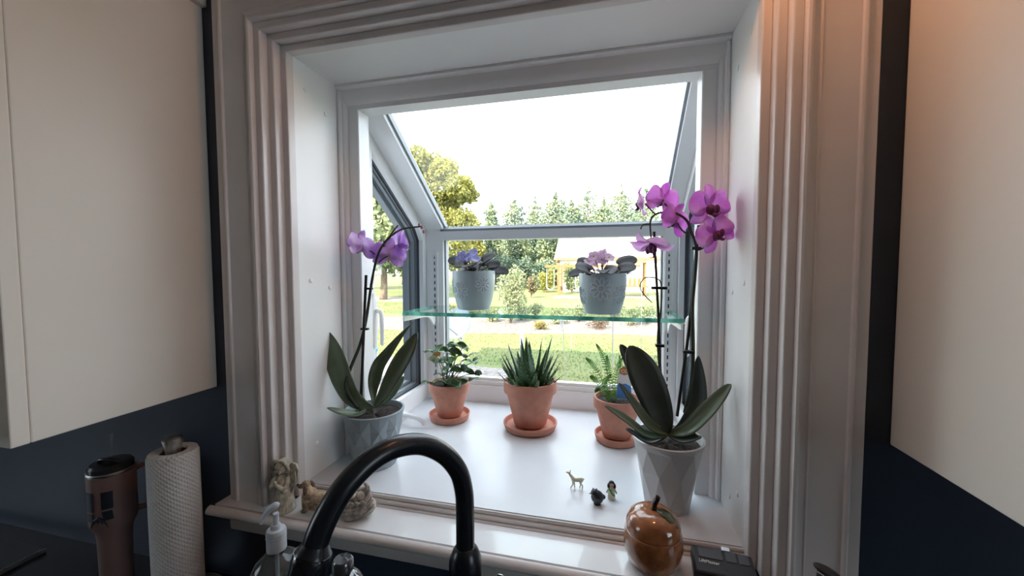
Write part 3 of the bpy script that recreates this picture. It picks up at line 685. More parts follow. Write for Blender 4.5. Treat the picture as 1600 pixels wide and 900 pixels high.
for a, b, Y, w_ in ((1088,388,RY+.005,.009), (1076,550,RY+.008,.011), (1031,540,RY+.04,.009), (1030,450,RY+.035,.016)):
    c = at(a, b, Y); M().box(c+Vector((-w_,-.005,-.003)), c+Vector((w_,.008,.003))).build('clip', STAKE, p, bevel=.001)
for q in (((1024,335),(1014,325),(1008,318)), ((1016,350),(1005,351),(1001,358)), ((1045,331),(1042,322),(1038,318)), ((1078,368),(1066,360),(1058,348)), ((1076,350),(1083,348),(1089,342)), ((1088,392),(1098,388),(1105,381))):
    M().tube([at(a, b, RY+.012) for a, b in q], [.0018, .0016, .0014], 6, smooth_path=3).build('flower_stalk', STEMG, p, smooth=180)
orchid_flower(p, at(1106, 325, RY-.02), (.42, -.9, -.05), (-.12, 0, 1), .082, PINK, LIP)
orchid_flower(p, at(1116, 366, RY-.022), (.25, -.93, .05), (-.55, 0, .85), .072, PINK, LIP)
orchid_flower(p, at(1057, 345, RY+.01), (-.55, .75, .1), (.45, .1, 1), .068, PINK, LIP)
orchid_flower(p, at(1036, 313, RY+.03), (-.35, .9, .15), (.25, 0, 1), .068, PINK, LIP)
orchid_flower(p, at(1005, 317, RY+.03), (-.92, .25, -.1), (.25, 0, 1), .062, PALEP, LIP)
orchid_flower(p, at(1018, 380, RY+.012), (-.25, -.35, -.9), (-.55, -.5, .3), .080, PALEP, LIP)

# ------------------------------------------------------------------ figurines on the sill and seat
RESIN = mat('aged_cream_resin', (.50, .455, .36), .7, var=.35, vscale=90, bump=.3, bscale=220)
RESINB = mat('grey_brown_resin', (.40, .35, .30), .7, var=.4, vscale=110, bump=.3, bscale=240)
def V(c, s):                                             # local figurine coordinates (s metres per unit)
    return lambda x, y, z: (c[0]+x*s, c[1]+y*s, c[2]+z*s)
# praying angel
c = (.003, -.068, ST); p = thing('angel_figurine', 'small cream resin angel with folded wings and praying hands on the sill', 'figurine', c)
q = V(c, .0117); m = M()
m.lathe([(0, 0), (.0245, 0), (.0255, .003), (.0235, .012), (.020, .026), (.0165, .040), (.014, .050), (.0135, .058), (.0135, .066), (.010, .074), (.0055, .080), (0, .082)], 24, c)
for k in range(12):
    a = 2*PI*k/12; m.tube([(c[0]+.014*math.cos(a), c[1]+.014*math.sin(a), c[2]+.048), (c[0]+.0185*math.cos(a), c[1]+.0185*math.sin(a), c[2]+.026), (c[0]+.0245*math.cos(a), c[1]+.0245*math.sin(a), c[2]+.002)], [.001, .0022, .0025], 6)
m.ell(q(0, -.1, 8.0), (.0135, .013, .0145)); m.ell(q(0, -1.15, 7.75), (.0022, .0025, .0026), 8, 6)
for sg in (-1, 1):
    m.ell(q(.45*sg, -1.05, 7.5), (.004, .003, .0035), 10, 6)
    m.tube([q(1.15*sg, 0, 6.3), q(1.55*sg, -.5, 5.3), q(1.2*sg, -1.25, 4.7), q(.15*sg, -1.6, 5.5)], [.0050, .0052, .0050, .003], 10, smooth_path=4)
    m.tube([q(1.2*sg, -1.1, 4.7), q(1.35*sg, -1.0, 4.0)], [.0055, .0065], 10)
m.ell(q(0, -1.65, 5.75), (.0042, .0035, .0065), 10, 8)
m.build('body', RESIN, p, remesh=.0009, smooth=180)
for sg in (-1, 1): M().ell(q(.42*sg, -1.13, 8.05), (.0015, .0008, .0010), 8, 6).build('eye', mat('resin_recess', (.14, .11, .08), .8), p)
M().ell(q(0, -1.2, 7.25), (.0020, .0008, .0007), 8, 6).build('mouth', mat('resin_recess', (.14, .11, .08), .8), p)
m = M(); m.ell(q(0, .55, 8.5), (.0150, .0125, .0118))
for k in range(9):
    a = PI*(.08+.84*k/8)+PI*0
    m.ell(q(1.15*math.cos(a), -.35, 8.75+.45*math.sin(a)), (.0040, .0042, .0036), 8, 6)
for sg in (-1, 1):
    for k in range(4): m.ell(q(1.25*sg, -.1+.12*k, 8.3-.55*k), (.0040, .0055, .0046), 8, 6)
m.build('hair', RESIN, p, remesh=.0009, smooth=180)
for sg in (-1, 1):
    m = M()
    m.prism([(c[0]+sg*a*.0117, c[2]+b*.0117) for a, b in ((.3, 4.6), (.6, 7.6), (1.7, 8.9), (2.7, 8.7), (3.15, 7.6), (2.95, 6.0), (2.3, 4.4), (1.5, 2.9), (.9, 3.4))], 'y', c[1]+.004, c[1]+.009)
    wg = m.build('wing', RESIN, p, bevel=.0015, smooth=40)
    for k in range(5):
        x0, z0 = .8+.42*k, 7.9-.12*k
        M().tube([q(sg*(x0), .30, z0), q(sg*(x0+.15), .25, z0-1.6), q(sg*(x0*.82+.1), .30, z0-3.0+.15*k)], [.0018, .0024, .0012], 6, smooth_path=3).build('feather', RESIN, wg, smooth=180)
# spaniel
SPAN = mat('brown_spaniel_resin', (.36, .26, .17), .6, var=.45, vscale=120, bump=.3, bscale=260)
c = (.083, -.060, ST); p = thing('dog_figurine', 'small brown spaniel dog figurine on the sill beside the angel', 'figurine', c); q = V(c, .01); m = M()
m.ell(q(.6, 0, 3.0), (.034, .0165, .0165)); m.ell(q(-1.8, 0, 3.3), (.0165, .0165, .019)); m.ell(q(3.0, 0, 2.9), (.016, .0165, .0175))
m.tube([q(-2.0, 0, 3.8), q(-2.5, 0, 5.2)], [.0125, .0085], 12)
m.ell(q(-2.7, 0, 5.75), (.0100, .0088, .0090)); m.ell(q(-4.0, 0, 5.15), (.0072, .0050, .0042)); m.tube([q(-3.2, 0, 5.4), q(-4.5, 0, 5.15)], [.0058, .0038], 10)
for sg in (-1, 1):
    m.tube([q(-2.3, .8*sg, 3.0), q(-2.4, .8*sg, 1.5), q(-2.4, .8*sg, .35)], [.0075, .0062, .006], 10); m.ell(q(-2.65, .8*sg, .42), (.0085, .0062, .0042))
    m.tube([q(2.9, .9*sg, 3.2), q(3.5, .95*sg, 1.9), q(3.2, .9*sg, .4)], [.0105, .0075, .006], 10); m.ell(q(2.95, .9*sg, .42), (.0085, .0065, .0042))
for k in range(9): m.tube([q(-1.6+.55*k, -1.45, 3.2), q(-1.4+.55*k, -1.5, 1.9), q(-1.3+.55*k, -1.2, 1.0)], [.003, .0034, .0015], 6)
m.tube([q(4.3, 0, 3.5), q(5.2, 0, 4.2), q(5.5, 0, 4.5)], [.006, .0045, .003], 8)
m.build('body', SPAN, p, remesh=.0009, smooth=180)
for sg in (-1, 1):
    M().tube([q(-2.25, .85*sg, 6.1), q(-1.9, 1.15*sg, 5.1), q(-2.0, 1.1*sg, 4.1)], [.0022, .0042, .0034], 10, smooth_path=4).build('ear', mat('dark_brown_ear', (.13, .08, .045), .7, var=.3, vscale=120), p, smooth=180)
    M().ell(q(-3.45, .62*sg, 5.95), (.0017,)*3, 8, 6).build('eye', STAKE, p, smooth=180)
M().ell(q(-4.75, 0, 5.35), (.0026, .0028, .0024), 8, 6).build('nose', STAKE, p, smooth=180)
# cradle of wings
c = (.168, -.046, ST); p = thing('wing_cradle_figurine', 'grey-brown resin figurine of feathered wings curled into a cradle on the sill', 'figurine', c); q = V(c, .01)
m = M(); m.ell(q(0, 0, 1.6), (.042, .026, .016)); m.ell(q(-2.6, .1, 2.6), (.017, .020, .016)); m.ell(q(2.8, .1, 2.2), (.016, .018, .014)); m.lathe([(0, 0), (.020, 0), (.026, .006), (.020, .014), (0, .016)], 20, c)
bo = m.build('cradle_base', RESINB, p, remesh=.0010, smooth=180)
for r_ in range(5):                                     # long feathers of the near wing sweeping up to the right
    z = .55+.62*r_; yo = -2.15-.35*math.sin(r_*.9)
    M().tube([q(-4.3+.35*r_, -.9, z+1.0), q(-2.6, yo, z+.15), q(0, yo-.35, z), q(2.6, yo+.35, z+.75), q(4.1-.12*r_, -.9, z+1.9+.25*r_), q(4.5-.28*r_, -.3, z+2.6+.28*r_)], [.0022, .0036, .0040, .0038, .0032, .0014], 8, smooth_path=5).build('feather', RESINB, bo, smooth=180)
for r_ in range(4):                                     # far wing rising to its own tip
    M().tube([q(-3.6, 1.7, 2.2+.5*r_), q(-1.2, 2.0, 2.6+.5*r_), q(1.0, 1.5, 3.3+.5*r_), q(2.3, .9, 4.6+.42*r_), q(2.2-.2*r_, .5, 5.6+.38*r_)], [.0030, .0040, .0042, .0040, .0022], 8, smooth_path=5).build('feather', RESINB, bo, smooth=180)
for k in range(6): M().ell(q(-3.2+1.25*k, -2.1-.35*math.sin(PI*k/5), 3.55+.10*(k-2)**2*.6), (.0062, .0030, .0050), 10, 6).build('short_feather', RESINB, bo, smooth=180)
m = M(); m.ell(q(-1.0, 0, 3.8), (.017, .012, .010)); m.ell(q(1.2, -.3, 4.3), (.009, .009, .009)); m.ell(q(-.2, -1.0, 4.4), (.006, .006, .005)); m.ell(q(.6, -.7, 3.6), (.007, .006, .006)); m.ell(q(-2.3, .2, 3.6), (.010, .008, .008))
m.build('sleeping_figure', RESINB, p, remesh=.0009, smooth=180)
# white toy deer
IVORY = mat('ivory_plastic', (.68, .64, .50), .4)
c = (.617, .118, 0); p = thing('toy_deer', 'tiny ivory plastic deer standing on the window seat', 'toy', c); q = V(c, .00355); m = M()
m.tube([q(-1.9, 0, 6.3), q(0, 0, 6.0), q(1.9, 0, 6.4), q(3.2, 0, 6.6)], [.0042, .0050, .0050, .0042], 12, smooth_path=4)
m.ell(q(-2.0, 0, 6.2), (.0048, .0044, .0055)); m.ell(q(3.0, 0, 6.4), (.0052, .0048, .0056))
m.tube([q(-2.4, 0, 7.0), q(-4.0, 0, 8.8), q(-4.4, 0, 9.6)], [.0040, .0028, .0024], 10, smooth_path=4)
m.tube([q(-4.2, 0, 9.8), q(-5.2, 0, 10.1), q(-6.6, 0, 10.2)], [.0030, .0026, .0013], 10)
for sg in (-1, 1): m.tube([q(-4.2, .45*sg, 10.0), q(-3.9, .8*sg, 11.0), q(-3.7, .9*sg, 11.7)], [.0009, .0015, .0006], 6)
for (x0, x1, x2, yy) in ((-2.1, -2.2, -3.6, -.8), (-1.7, -1.3, -1.2, .8)): m.tube([q(x0, yy*.7, 5.8), q(x1, yy, 3.2), q(x2, yy, .3)], [.0030, .0018, .0014], 8)
for (x0, x1, x2, x3, yy) in ((2.9, 2.6, 3.9, 3.6, -.8), (2.8, 2.3, 2.7, 1.9, .8)): m.tube([q(x0, yy*.7, 6.0), q(x1, yy, 4.4), q(x2, yy, 3.0), q(x3, yy, .3)], [.0042, .0026, .0016, .0013], 8)
m.ell(q(4.3, 0, 7.0), (.0024, .0014, .0018), 8, 6)
m.build('body', IVORY, p, remesh=.0005, smooth=180)
# black chick
c = (.664, .072, 0); p = thing('bird_figurine', 'small black round bird figurine on the window seat by the deer', 'figurine', c); q = V(c, .0033); m = M()
BLK = mat('black_gloss_resin', (.012, .014, .018), .35)
m.lathe([(0, 0), (.0075, 0), (.008, .002), (.006, .004)], 16, c); m.ell(q(0, 0, 4.6), (.0135, .0125, .0135)); m.ell(q(-1.6, -.6, 7.3), (.0085, .0085, .0085)); m.ell(q(3.0, .8, 4.6), (.0075, .005, .006), 10, 6)
m.build('body', BLK, p, remesh=.0008, smooth=180)
M().tube([q(-3.8, -1.2, 7.2), q(-5.2, -1.6, 6.9)], [.0018, .0004], 8).build('beak', BLK, p, smooth=180)
for sg, xx in ((-1, -2.6), (1, -.6)): M().tube([q(xx, -.6, 9.0), q(xx+.2*sg, -.5, 10.6)], [.0022, .0004], 8).build('crest_tuft', BLK, p, smooth=180)
for sg in (-1, 1): M().ell(q(.6, 3.3*sg, 4.8), (.009, .0025, .007), 10, 6).build('wing', BLK, p, smooth=180)
# tiny doll
c = (.6935, .099, 0); p = thing('toy_doll', 'tiny dark-haired doll in a white dress with green sash on the window seat', 'toy', c); q = V(c, .004); m = M()
m.lathe([(0, 0), (.0082, 0), (.0084, .002), (.0076, .010), (.0062, .018), (.0055, .023), (.003, .026), (0, .0265)], 20, c)
for sg in (-1, 1): m.tube([q(1.2*sg, 0, 5.7), q(2.2*sg, -.3, 4.3), q(2.7*sg, -.5, 3.2)], [.0022, .002, .0017], 8)
m.build('dress', IVORY, p, remesh=.0006, smooth=180)
M().ell(q(0, -.25, 7.7), (.0048, .0046, .0052), 12, 8).build('head', mat('doll_skin', (.60, .42, .34), .5), p, smooth=180)
m = M(); m.ell(q(0, .4, 8.0), (.0066, .0058, .0066)); 
for sg in (-1, 1): m.tube([q(1.3*sg, .2, 8.0), q(1.6*sg, 0, 6.6), q(1.6*sg, 0, 5.8)], [.003, .0032, .0022], 8)
m.build('hair', BLK, p, smooth=180)
for sg in (-1, 1): M().ell(q(.45*sg, -1.4, 7.8), (.0007,)*3, 6, 4).build('eye', BLK, p)
M().tube([q(-1.25, -.9, 5.8), q(-.3, -1.75, 4.4), q(.9, -1.75, 2.9), q(1.7, -1.1, 2.3)], [.0013, .0017, .0019, .0015], 8, smooth_path=4).build('sash', mat('doll_green', (.05, .35, .06), .4), p, smooth=180)

# orange-shaped jar
GLZ = mat('orange_glaze', (.24, .085, .035), .14, col2=(.40, .155, .06), vscale=60, spec=.7, coat=.6)
c = (.7615, -.046, ST); p = thing('fruit_jar', 'glossy orange ceramic fruit jar with stem and leaf on the sill', 'jar', c)
M().lathe([(0, .0), (.033, .0), (.036, .002), (.0435, .013), (.0485, .028), (.0497, .043), (.0488, .056), (.0470, .0625), (.0455, .0630), (.0445, .061), (.043, .05), (0, .045)], 48, c).build('jar_body', GLZ, p, smooth=50)
lid = M().lathe([(.0440, .0605), (.0462, .0640), (.0462, .0668), (.0448, .077), (.0385, .089), (.027, .0965), (.013, .0990), (.004, .0980), (0, .0975)], 48, c).build('lid', GLZ, p, smooth=50)
BRN = mat('dark_brown_glaze', (.035, .018, .014), .2, coat=.4)
M().tube([(c[0]+.001, c[1], c[2]+.097), (c[0]+.002, c[1], c[2]+.107), (c[0]+.006, c[1]+.001, c[2]+.117), (c[0]+.008, c[1]+.001, c[2]+.121)], [.0055, .0048, .0052, .0042], 12, smooth_path=4).build('stem', BRN, lid, smooth=60)
m = leaf_strip(M(), [(c[0]+.005, c[1]-.002, c[2]+.1005), (c[0]+.016, c[1]-.008, c[2]+.1005), (c[0]+.028, c[1]-.015, c[2]+.0935), (c[0]+.037, c[1]-.020, c[2]+.082)], oval(.0115, .5, .7), (0,0,1), -.2)
m.build('leaf', mat('green_brown_glaze', (.065, .075, .03), .25, var=.5, vscale=90, coat=.3), lid, smooth=180, solid=.003)

# garage remote
c = (.872, -.050, ST); p = thing('garage_remote', 'black garage door remote with three buttons lying on the right of the sill', 'remote control', c)
p.rotation_euler = (math.radians(14), 0, math.radians(-4))
RB = mat('black_plastic', (.024, .028, .035), .42); RB2 = mat('grey_button', (.075, .085, .10), .4)
M().box((c[0]-.047, c[1]-.026, c[2]+.007), (c[0]+.047, c[1]+.024, c[2]+.031)).build('shell', RB, p, bevel=.0045, smooth=40)
zt = c[2]+.0311
for x0, x1 in ((-.037, .000), (.005, .021), (.0245, .040)):
    M().box((c[0]+x0, c[1]+.002, zt-.001), (c[0]+x1, c[1]+.021, zt+.0012)).build('button', RB2, p, bevel=.0008)
text_mesh('lettering', 'LiftMaster', .0078, VINYL, p, (c[0]-.038, c[1]-.0045, zt+.0001), (0, 0, 0), .0002)
M().lathe([(.0016, 0), (.0016, .0006)], 12, (c[0]+.002, c[1]-.0125, zt-.0003)).build('indicator', SLOTM, p)
M().box((c[0]+.0, c[1]+.020, c[2]+.004), (c[0]+.014, c[1]+.0285, c[2]+.0335)).build('visor_clip', CHROME, p, bevel=.001)

# ------------------------------------------------------------------ things on the counter
B0 = Vector((.478, -.22, 0)); dd = Vector((.375-.478, -.4+.22, 0)).normalized()
UZ = [(0, .04), (0, .138), (.002, .172), (.012, .205), (.036, .238), (.069, .263), (.10, .273), (.126, .2735), (.151, .266), (.175, .250), (.193, .229), (.204, .210), (.2105, .192)]
p = thing('kitchen_faucet', 'black gooseneck kitchen faucet arching in front of the window', 'faucet', (B0.x, B0.y, COUNTER))
M().tube([B0+dd*u+Vector((0,0,z)) for u, z in UZ], .0136, 24, smooth_path=6).build('spout', BLACKM, p, smooth=60)
M().lathe([(0, COUNTER), (.030, COUNTER), (.030, COUNTER+.008), (.024, COUNTER+.012), (.0235, .035), (.0245, .058), (.0238, .068), (.019, .080), (.0150, .086), (.0136, .087)], 32, (B0.x, B0.y, 0)).build('base_body', BLACKM, p, smooth=40)
hl = M().tube([B0+Vector((-.008, -.021, -.09)), B0+Vector((-.018, -.042, -.09))], .011, 16).build('lever_hub', BLACKM, p, smooth=40)
M().tube([B0+Vector((-.017, -.040, -.09)), B0+Vector((-.020, -.05, -.06)), B0+Vector((-.022, -.056, -.035))], [.006, .005, .004], 10, smooth_path=3).build('lever_handle', BLACKM, hl, smooth=60)
e0 = B0+dd*.2105+Vector((0,0,.192)); ed = (dd*.32+Vector((0,0,-.95))).normalized()
M().tube([e0-ed*.010, e0-ed*.004, e0, e0+ed*.008, e0+ed*.012, e0+ed*.060, e0+ed*.095, e0+ed*.10], [.0138, .0165, .0192, .0200, .0193, .0195, .0215, .0200], 28).build('spray_head', BLACKM, p, smooth=40)
M().tube([e0-ed*.0005, e0+ed*.0015], [.0197, .0200], 28).build('collar_ring', mat('dark_chrome', (.25, .26, .28), .18, 1), p, smooth=40)

# paper towels
c = (-.202, -.137, COUNTER)
PT = mat('paper_towel', (.80, .78, .74), .9)
nt = PT.node_tree; tc = nt.nodes['Texture Coordinate']; bs = nt.nodes['Principled BSDF']
mp = nt.nodes.new('ShaderNodeMapping'); mp.inputs['Scale'].default_value = (1, 1, 1); nt.links.new(tc.outputs['UV'], mp.inputs[0])
ws = []
for rot in (PI/4, -PI/4):
    r2 = nt.nodes.new('ShaderNodeVectorRotate'); r2.rotation_type = 'Z_AXIS'; r2.inputs['Angle'].default_value = rot; nt.links.new(mp.outputs[0], r2.inputs[0])
    wv = nt.nodes.new('ShaderNodeTexWave'); wv.inputs['Scale'].default_value = 48; wv.inputs['Distortion'].default_value = 1.2; wv.inputs['Detail Scale'].default_value = 20; nt.links.new(r2.outputs[0], wv.inputs[0]); ws.append(wv)
mm_ = nt.nodes.new('ShaderNodeMath'); mm_.operation = 'MULTIPLY'; nt.links.new(ws[0].outputs[1], mm_.inputs[0]); nt.links.new(ws[1].outputs[1], mm_.inputs[1])
ck = nt.nodes.new('ShaderNodeTexVoronoi'); ck.distance = 'MANHATTAN'; ck.inputs['Scale'].default_value = 22; ck.inputs['Randomness'].default_value = .15; nt.links.new(mp.outputs[0], ck.inputs['Vector'])
ad = nt.nodes.new('ShaderNodeMath'); ad.operation = 'ADD'; nt.links.new(mm_.outputs[0], ad.inputs[0]); nt.links.new(ck.outputs[0], ad.inputs[1])
bp = nt.nodes.new('ShaderNodeBump'); bp.inputs['Strength'].default_value = .85; bp.inputs['Distance'].default_value = .003; nt.links.new(ad.outputs[0], bp.inputs['Height']); nt.links.new(bp.outputs[0], bs.inputs['Normal'])
p = thing('paper_towel_roll', 'white quilted paper towel roll on the counter left of the window', 'paper towels', c)
RR = .0435; rh = .338
o = M().lathe([(.0235, .012), (RR-.002, .012), (RR, .016), (RR*.995, .09), (RR*1.0, .2), (RR*.995, rh-.008), (RR-.003, rh), (.0245, rh+.001), (.0235, rh-.002), (.0235, .012)], 64, c, caps=False).build('towel_roll', PT, p, smooth=40)
uv = o.data.uv_layers.new(name='uv')
for lp_ in o.data.loops:
    v = o.data.vertices[lp_.vertex_index].co; uv.data[lp_.index].uv = (math.atan2(v.y, v.x)*RR, v.z)
M().lathe([(.0236, .012), (.0236, rh-.004), (.022, rh-.004), (.022, .012)], 40, c, caps=False).build('cardboard_core', mat('cardboard', (.20, .14, .09), .9), p, smooth=40)
p2 = thing('towel_holder', 'brushed steel upright towel holder with a flared knob inside the paper towel roll', 'towel holder', c)
M().lathe([(0, 0), (.080, 0), (.080, .007), (.074, .010), (0, .011)], 48, c).build('base', STEEL, p2, smooth=40)
M().lathe([(.008, .011), (.008, rh-.01)], 20, c, caps=False).build('rod', STEEL, p2, smooth=60)
M().lathe([(0, rh-.014), (.0125, rh-.014), (.0135, rh+.003), (.0178, rh+.022), (.0180, rh+.026), (.015, rh+.029), (.006, rh+.032), (0, rh+.0325)], 32, c).build('knob', STEEL, p2, smooth=40)

# insulated tumbler
c = (-.396, -.130, COUNTER); TPK = mat('dusty_pink_enamel', (.24, .15, .135), .45); zz = .268
p = thing('insulated_tumbler', 'dusty pink insulated tumbler with handle and straw behind the paper towels', 'tumbler', c)
M().lathe([(0, 0), (.026, 0), (.0275, .004), (.029, .120), (.031, .138), (.038, .152), (.0398, .160), (.0405, zz-.006), (.040, zz)], 48, c, caps=False).build('tumbler_body', TPK, p, smooth=40)
M().lathe([(.039, zz-.002), (.0408, zz+.001), (.0408, zz+.005), (.039, zz+.007), (.036, zz+.006)], 48, c, caps=False).build('steel_lip', STEEL, p, smooth=40)
ld_ = M().lathe([(0, zz+.004), (.0375, zz+.004), (.038, zz+.016), (.034, zz+.021), (0, zz+.022)], 40, c).build('lid', mat('dark_smoked_lid', (.03, .035, .042), .25), p, smooth=40)
M().tube([(c[0]-.022, c[1]-.01, c[2]+zz+.020), (c[0]-.012, c[1]-.011, c[2]+zz+.028), (c[0]+.014, c[1]-.005, c[2]+zz+.028), (c[0]+.022, c[1]+.005, c[2]+zz+.021)], .004, 8, smooth_path=3).build('lid_slider', mat('dark_smoked_lid', (.03, .035, .042), .25), ld_, smooth=60)
M().tube([(c[0]+.0, c[1]+.0, c[2]+zz+.02), (c[0]+.006, c[1], c[2]+zz+.085)], .0032, 12).build('straw', glassmat('clear_straw', (.85,.87,.9), .05, .18, (.5,.52,.55)), p, smooth=60)
hx, hy_ = math.cos(.98), math.sin(.98)
hd_ = M().tube([(c[0]+hx*r_, c[1]+hy_*r_, c[2]+z_) for r_, z_ in ((.037, zz-.008), (.052, zz-.004), (.070, zz-.014), (.071, .195), (.060, .168), (.036, .166))], [.006,.006,.0065,.0065,.006,.006], 14, smooth_path=5).build('handle', TPK, p, smooth=60)
INK = mat('dark_print', (.015, .02, .032), .5)
def patch(a0, a1, z0, z1, skew=0):
    M().grid(lambda u, v: (c[0]+.0412*math.cos(a0+(a1-a0)*u+skew*v), c[1]+.0412*math.sin(a0+(a1-a0)*u+skew*v), c[2]+z0+(z1-z0)*v), 6, 3).build('printed_mark', INK, p, solid=.0004)
aC = -1.0
patch(aC-.85, aC-.32, .196, .238); patch(aC+.02, aC+.48, .200, .238); patch(aC-.85, aC-.40, .174, .192, .08); patch(aC+.08, aC+.48, .176, .196, -.05)
for k in range(7):
    a = aC-.16+.42*math.cos(k*PI/6); M().tube([(c[0]+.0410*math.cos(aC-.14), c[1]+.0410*math.sin(aC-.14), c[2]+.186), (c[0]+.0414*math.cos((a+aC-.14)/2), c[1]+.0414*math.sin((a+aC-.14)/2), c[2]+.178), (c[0]+.0410*math.cos(a), c[1]+.0410*math.sin(a), c[2]+.158+.012*math.sin(k*PI/6))], [.0008, .0022, .0004], 6).build('printed_frond', INK, p)

# hand-soap pump bottle
c = (.118, -.200, COUNTER); CLR = glassmat('clear_plastic', (.80, .83, .83), .08, .16, (.30, .33, .33)); PUMP = mat('frosted_pump_plastic', (.62, .65, .68), .35, transl=.3)
p = thing('soap_pump_bottle', 'clear plastic hand soap bottle with a frosted white pump', 'soap bottle', c)
sx = lambda prof: [(r, z) for r, z in prof]
M().lathe([(0, 0), (.040, 0), (.043, .005), (.0435, .10), (.0435, .172), (.041, .190), (.033, .206), (.020, .216), (.0135, .220), (.0135, .232)], 40, c, caps=False).build('bottle', CLR, p, smooth=40)
M().lathe([(0, .003), (.039, .003), (.0412, .010), (.0415, .150), (0, .150)], 32, c).build('liquid_soap', glassmat('greenish_soap', (.42, .46, .38), .05, .45, (.10, .13, .09)), p, smooth=40)
M().lathe([(0, .226), (.0158, .226), (.0158, .258), (.0142, .262), (.0085, .263), (.0075, .270), (0, .270)], 32, c).build('pump_collar', PUMP, p, smooth=40)
for k in range(2): M().lathe([(.0157, .247+.006*k), (.0164, .249+.006*k), (.0157, .251+.006*k)], 32, c, caps=False).build('collar_ridge', PUMP, p, smooth=40)
z0 = COUNTER+.268
M().tube([(c[0], c[1], z0), (c[0]+.001, c[1], z0+.022)], .0046, 14).build('pump_stem', PUMP, p, smooth=60)
M().tube([(c[0]+.006, c[1]+.002, z0+.036), (c[0]+.001, c[1], z0+.036), (c[0]-.008, c[1]-.003, z0+.030), (c[0]-.017, c[1]-.007, z0+.018), (c[0]-.022, c[1]-.010, z0+.006)], [.003, .0060, .0055, .0042, .003], 14, smooth_path=4).build('pump_nozzle', PUMP, p, smooth=60)
M().tube([(c[0], c[1], COUNTER+.015), (c[0], c[1], COUNTER+.226)], .0032, 8).build('dip_tube', PUMP, p, smooth=60)
# dark glossy bottle behind the faucet
c = (.300, -.262, COUNTER)
p = thing('dish_soap_bottle', 'dark glossy round-shouldered bottle behind the spray head', 'soap bottle', c); DG = mat('dark_gloss_bottle', (.018, .022, .030), .08, spec=.8, coat=.5)
M().lathe([(0, 0), (.030, 0), (.032, .004), (.032, .225), (.030, .245), (.024, .256), (.016, .264), (.012, .266), (.012, .271)], 36, c).build('bottle', DG, p, smooth=40)
M().lathe([(0, .270), (.0150, .270), (.0150, .283), (.012, .287), (0, .288)], 24, c).build('cap', mat('smoky_cap', (.045, .05, .06), .08, coat=.8), p, smooth=40)
# small dispenser head by the faucet
c = (.528, -.205, COUNTER)
p = thing('soap_dispenser', 'small dark dispenser with a bright rounded top right of the faucet base', 'dispenser', c)
M().lathe([(0, 0), (.016, 0), (.016, .006), (.008, .010), (.0065, .20)], 20, c).build('post', BLACKM, p, smooth=40)
M().tube([(c[0]-.0055, c[1], c[2]+.199), (c[0]-.0052, c[1]-.001, c[2]+.252), (c[0], c[1]-.002, c[2]+.2600), (c[0]+.0052, c[1]-.001, c[2]+.252), (c[0]+.0055, c[1], c[2]+.199)], .0016, 8, smooth_path=4).build('wire_loop', CHROME, p, smooth=60)
# dark brush leaning by the casing
p = thing('scrub_brush', 'dark scrub brush handle leaning up in front of the right casing', 'brush', (.985, -.135, COUNTER))
M().tube([(.995, -.110, COUNTER+.005), (.990, -.118, -.05), (.9865, -.1215, .045), (.985, -.123, .066)], [.010, .010, .012, .008], 14, smooth_path=3).build('handle', BLACKM, p, smooth=60)
M().ell((.987, -.124, .066), (.0195, .010, .0055), 20, 10, Matrix.Rotation(.42, 3, 'Y')).build('handle_end', mat('dark_rubber', (.035, .035, .04), .5), p, smooth=180)
M().tube([(.970, -.133, .070), (.985, -.1335, .062), (1.002, -.133, .055)], .0008, 6, smooth_path=3).build('metal_edge', STEEL, p, smooth=180)  # thin bright line along the handle end, drawn as a tube
# black cooktop edge at the far left
p = thing('cooktop', 'black glass cooktop with a thin polished edge on the left counter', 'cooktop', (-1.02, -.36, COUNTER))
M().box((-1.34, -.62, COUNTER), (-.705, -.095, COUNTER+.010)).build('glass_top', mat('black_glass', (.004, .004, .005), .08), p, bevel=.002)
M().box((-.7046, -.62, COUNTER), (-.7025, -.095, COUNTER+.0105)).build('edge_trim', STEEL, p)

# ------------------------------------------------------------------ garden outside
words = ['first', 'second', 'third', 'fourth', 'fifth', 'sixth', 'seventh', 'eighth', 'ninth', 'tenth']
LAWN = mat('lawn', (0.103, 0.143, 0.043), .9, col2=(0.156, 0.160, 0.052), vscale=.55)
struct(M().box((-90, .9, GZ-.2), (90, 140, GZ)).build('ground', LAWN))
MULCH = mat('mulch', (0.139, 0.125, 0.112), .95, var=.45, vscale=9, bump=1, bscale=30)
PALE = mat('pale_dry_ground', (0.173, 0.156, 0.113), .95, var=.25, vscale=5)
def ribbon(name, pts_far, pts_near, m, zoff, kind='structure'):
    n = len(pts_far); mm = M(); vs = [(x, y, GZ+zoff) for x, y in pts_far]+[(x, y, GZ+zoff) for x, y in pts_near]
    vs += [(x, y, GZ-.02) for x, y in pts_far]+[(x, y, GZ-.02) for x, y in pts_near]
    fs = [(i, i+1, n+i+1, n+i) for i in range(n-1)]+[(n+i, n+i+1, 3*n+i+1, 3*n+i) for i in range(n-1)]+[(i+1, i, 2*n+i, 2*n+i+1) for i in range(n-1)]
    mm.add(vs, fs); o = mm.build(name, m); o['kind'] = kind; return o
xs_ = np.linspace(-9, 1.2, 14)
ribbon('gravel_path', [(x, 7.6+.25*math.sin(x*1.1)-max(0, x+1.2)*1.2) for x in xs_], [(x, 1.0) for x in xs_], mat('pale_gravel', (0.199, 0.182, 0.169), .95, var=.35, vscale=14, bump=1, bscale=40), .02)
xs_ = np.linspace(-14, 12, 24)
ribbon('mulch_path', [(x, 16.0+.08*x+.4*math.sin(x*.8)) for x in xs_], [(x, 12.6+.06*x+.35*math.sin(x*.6+1)) for x in xs_], MULCH, .03)
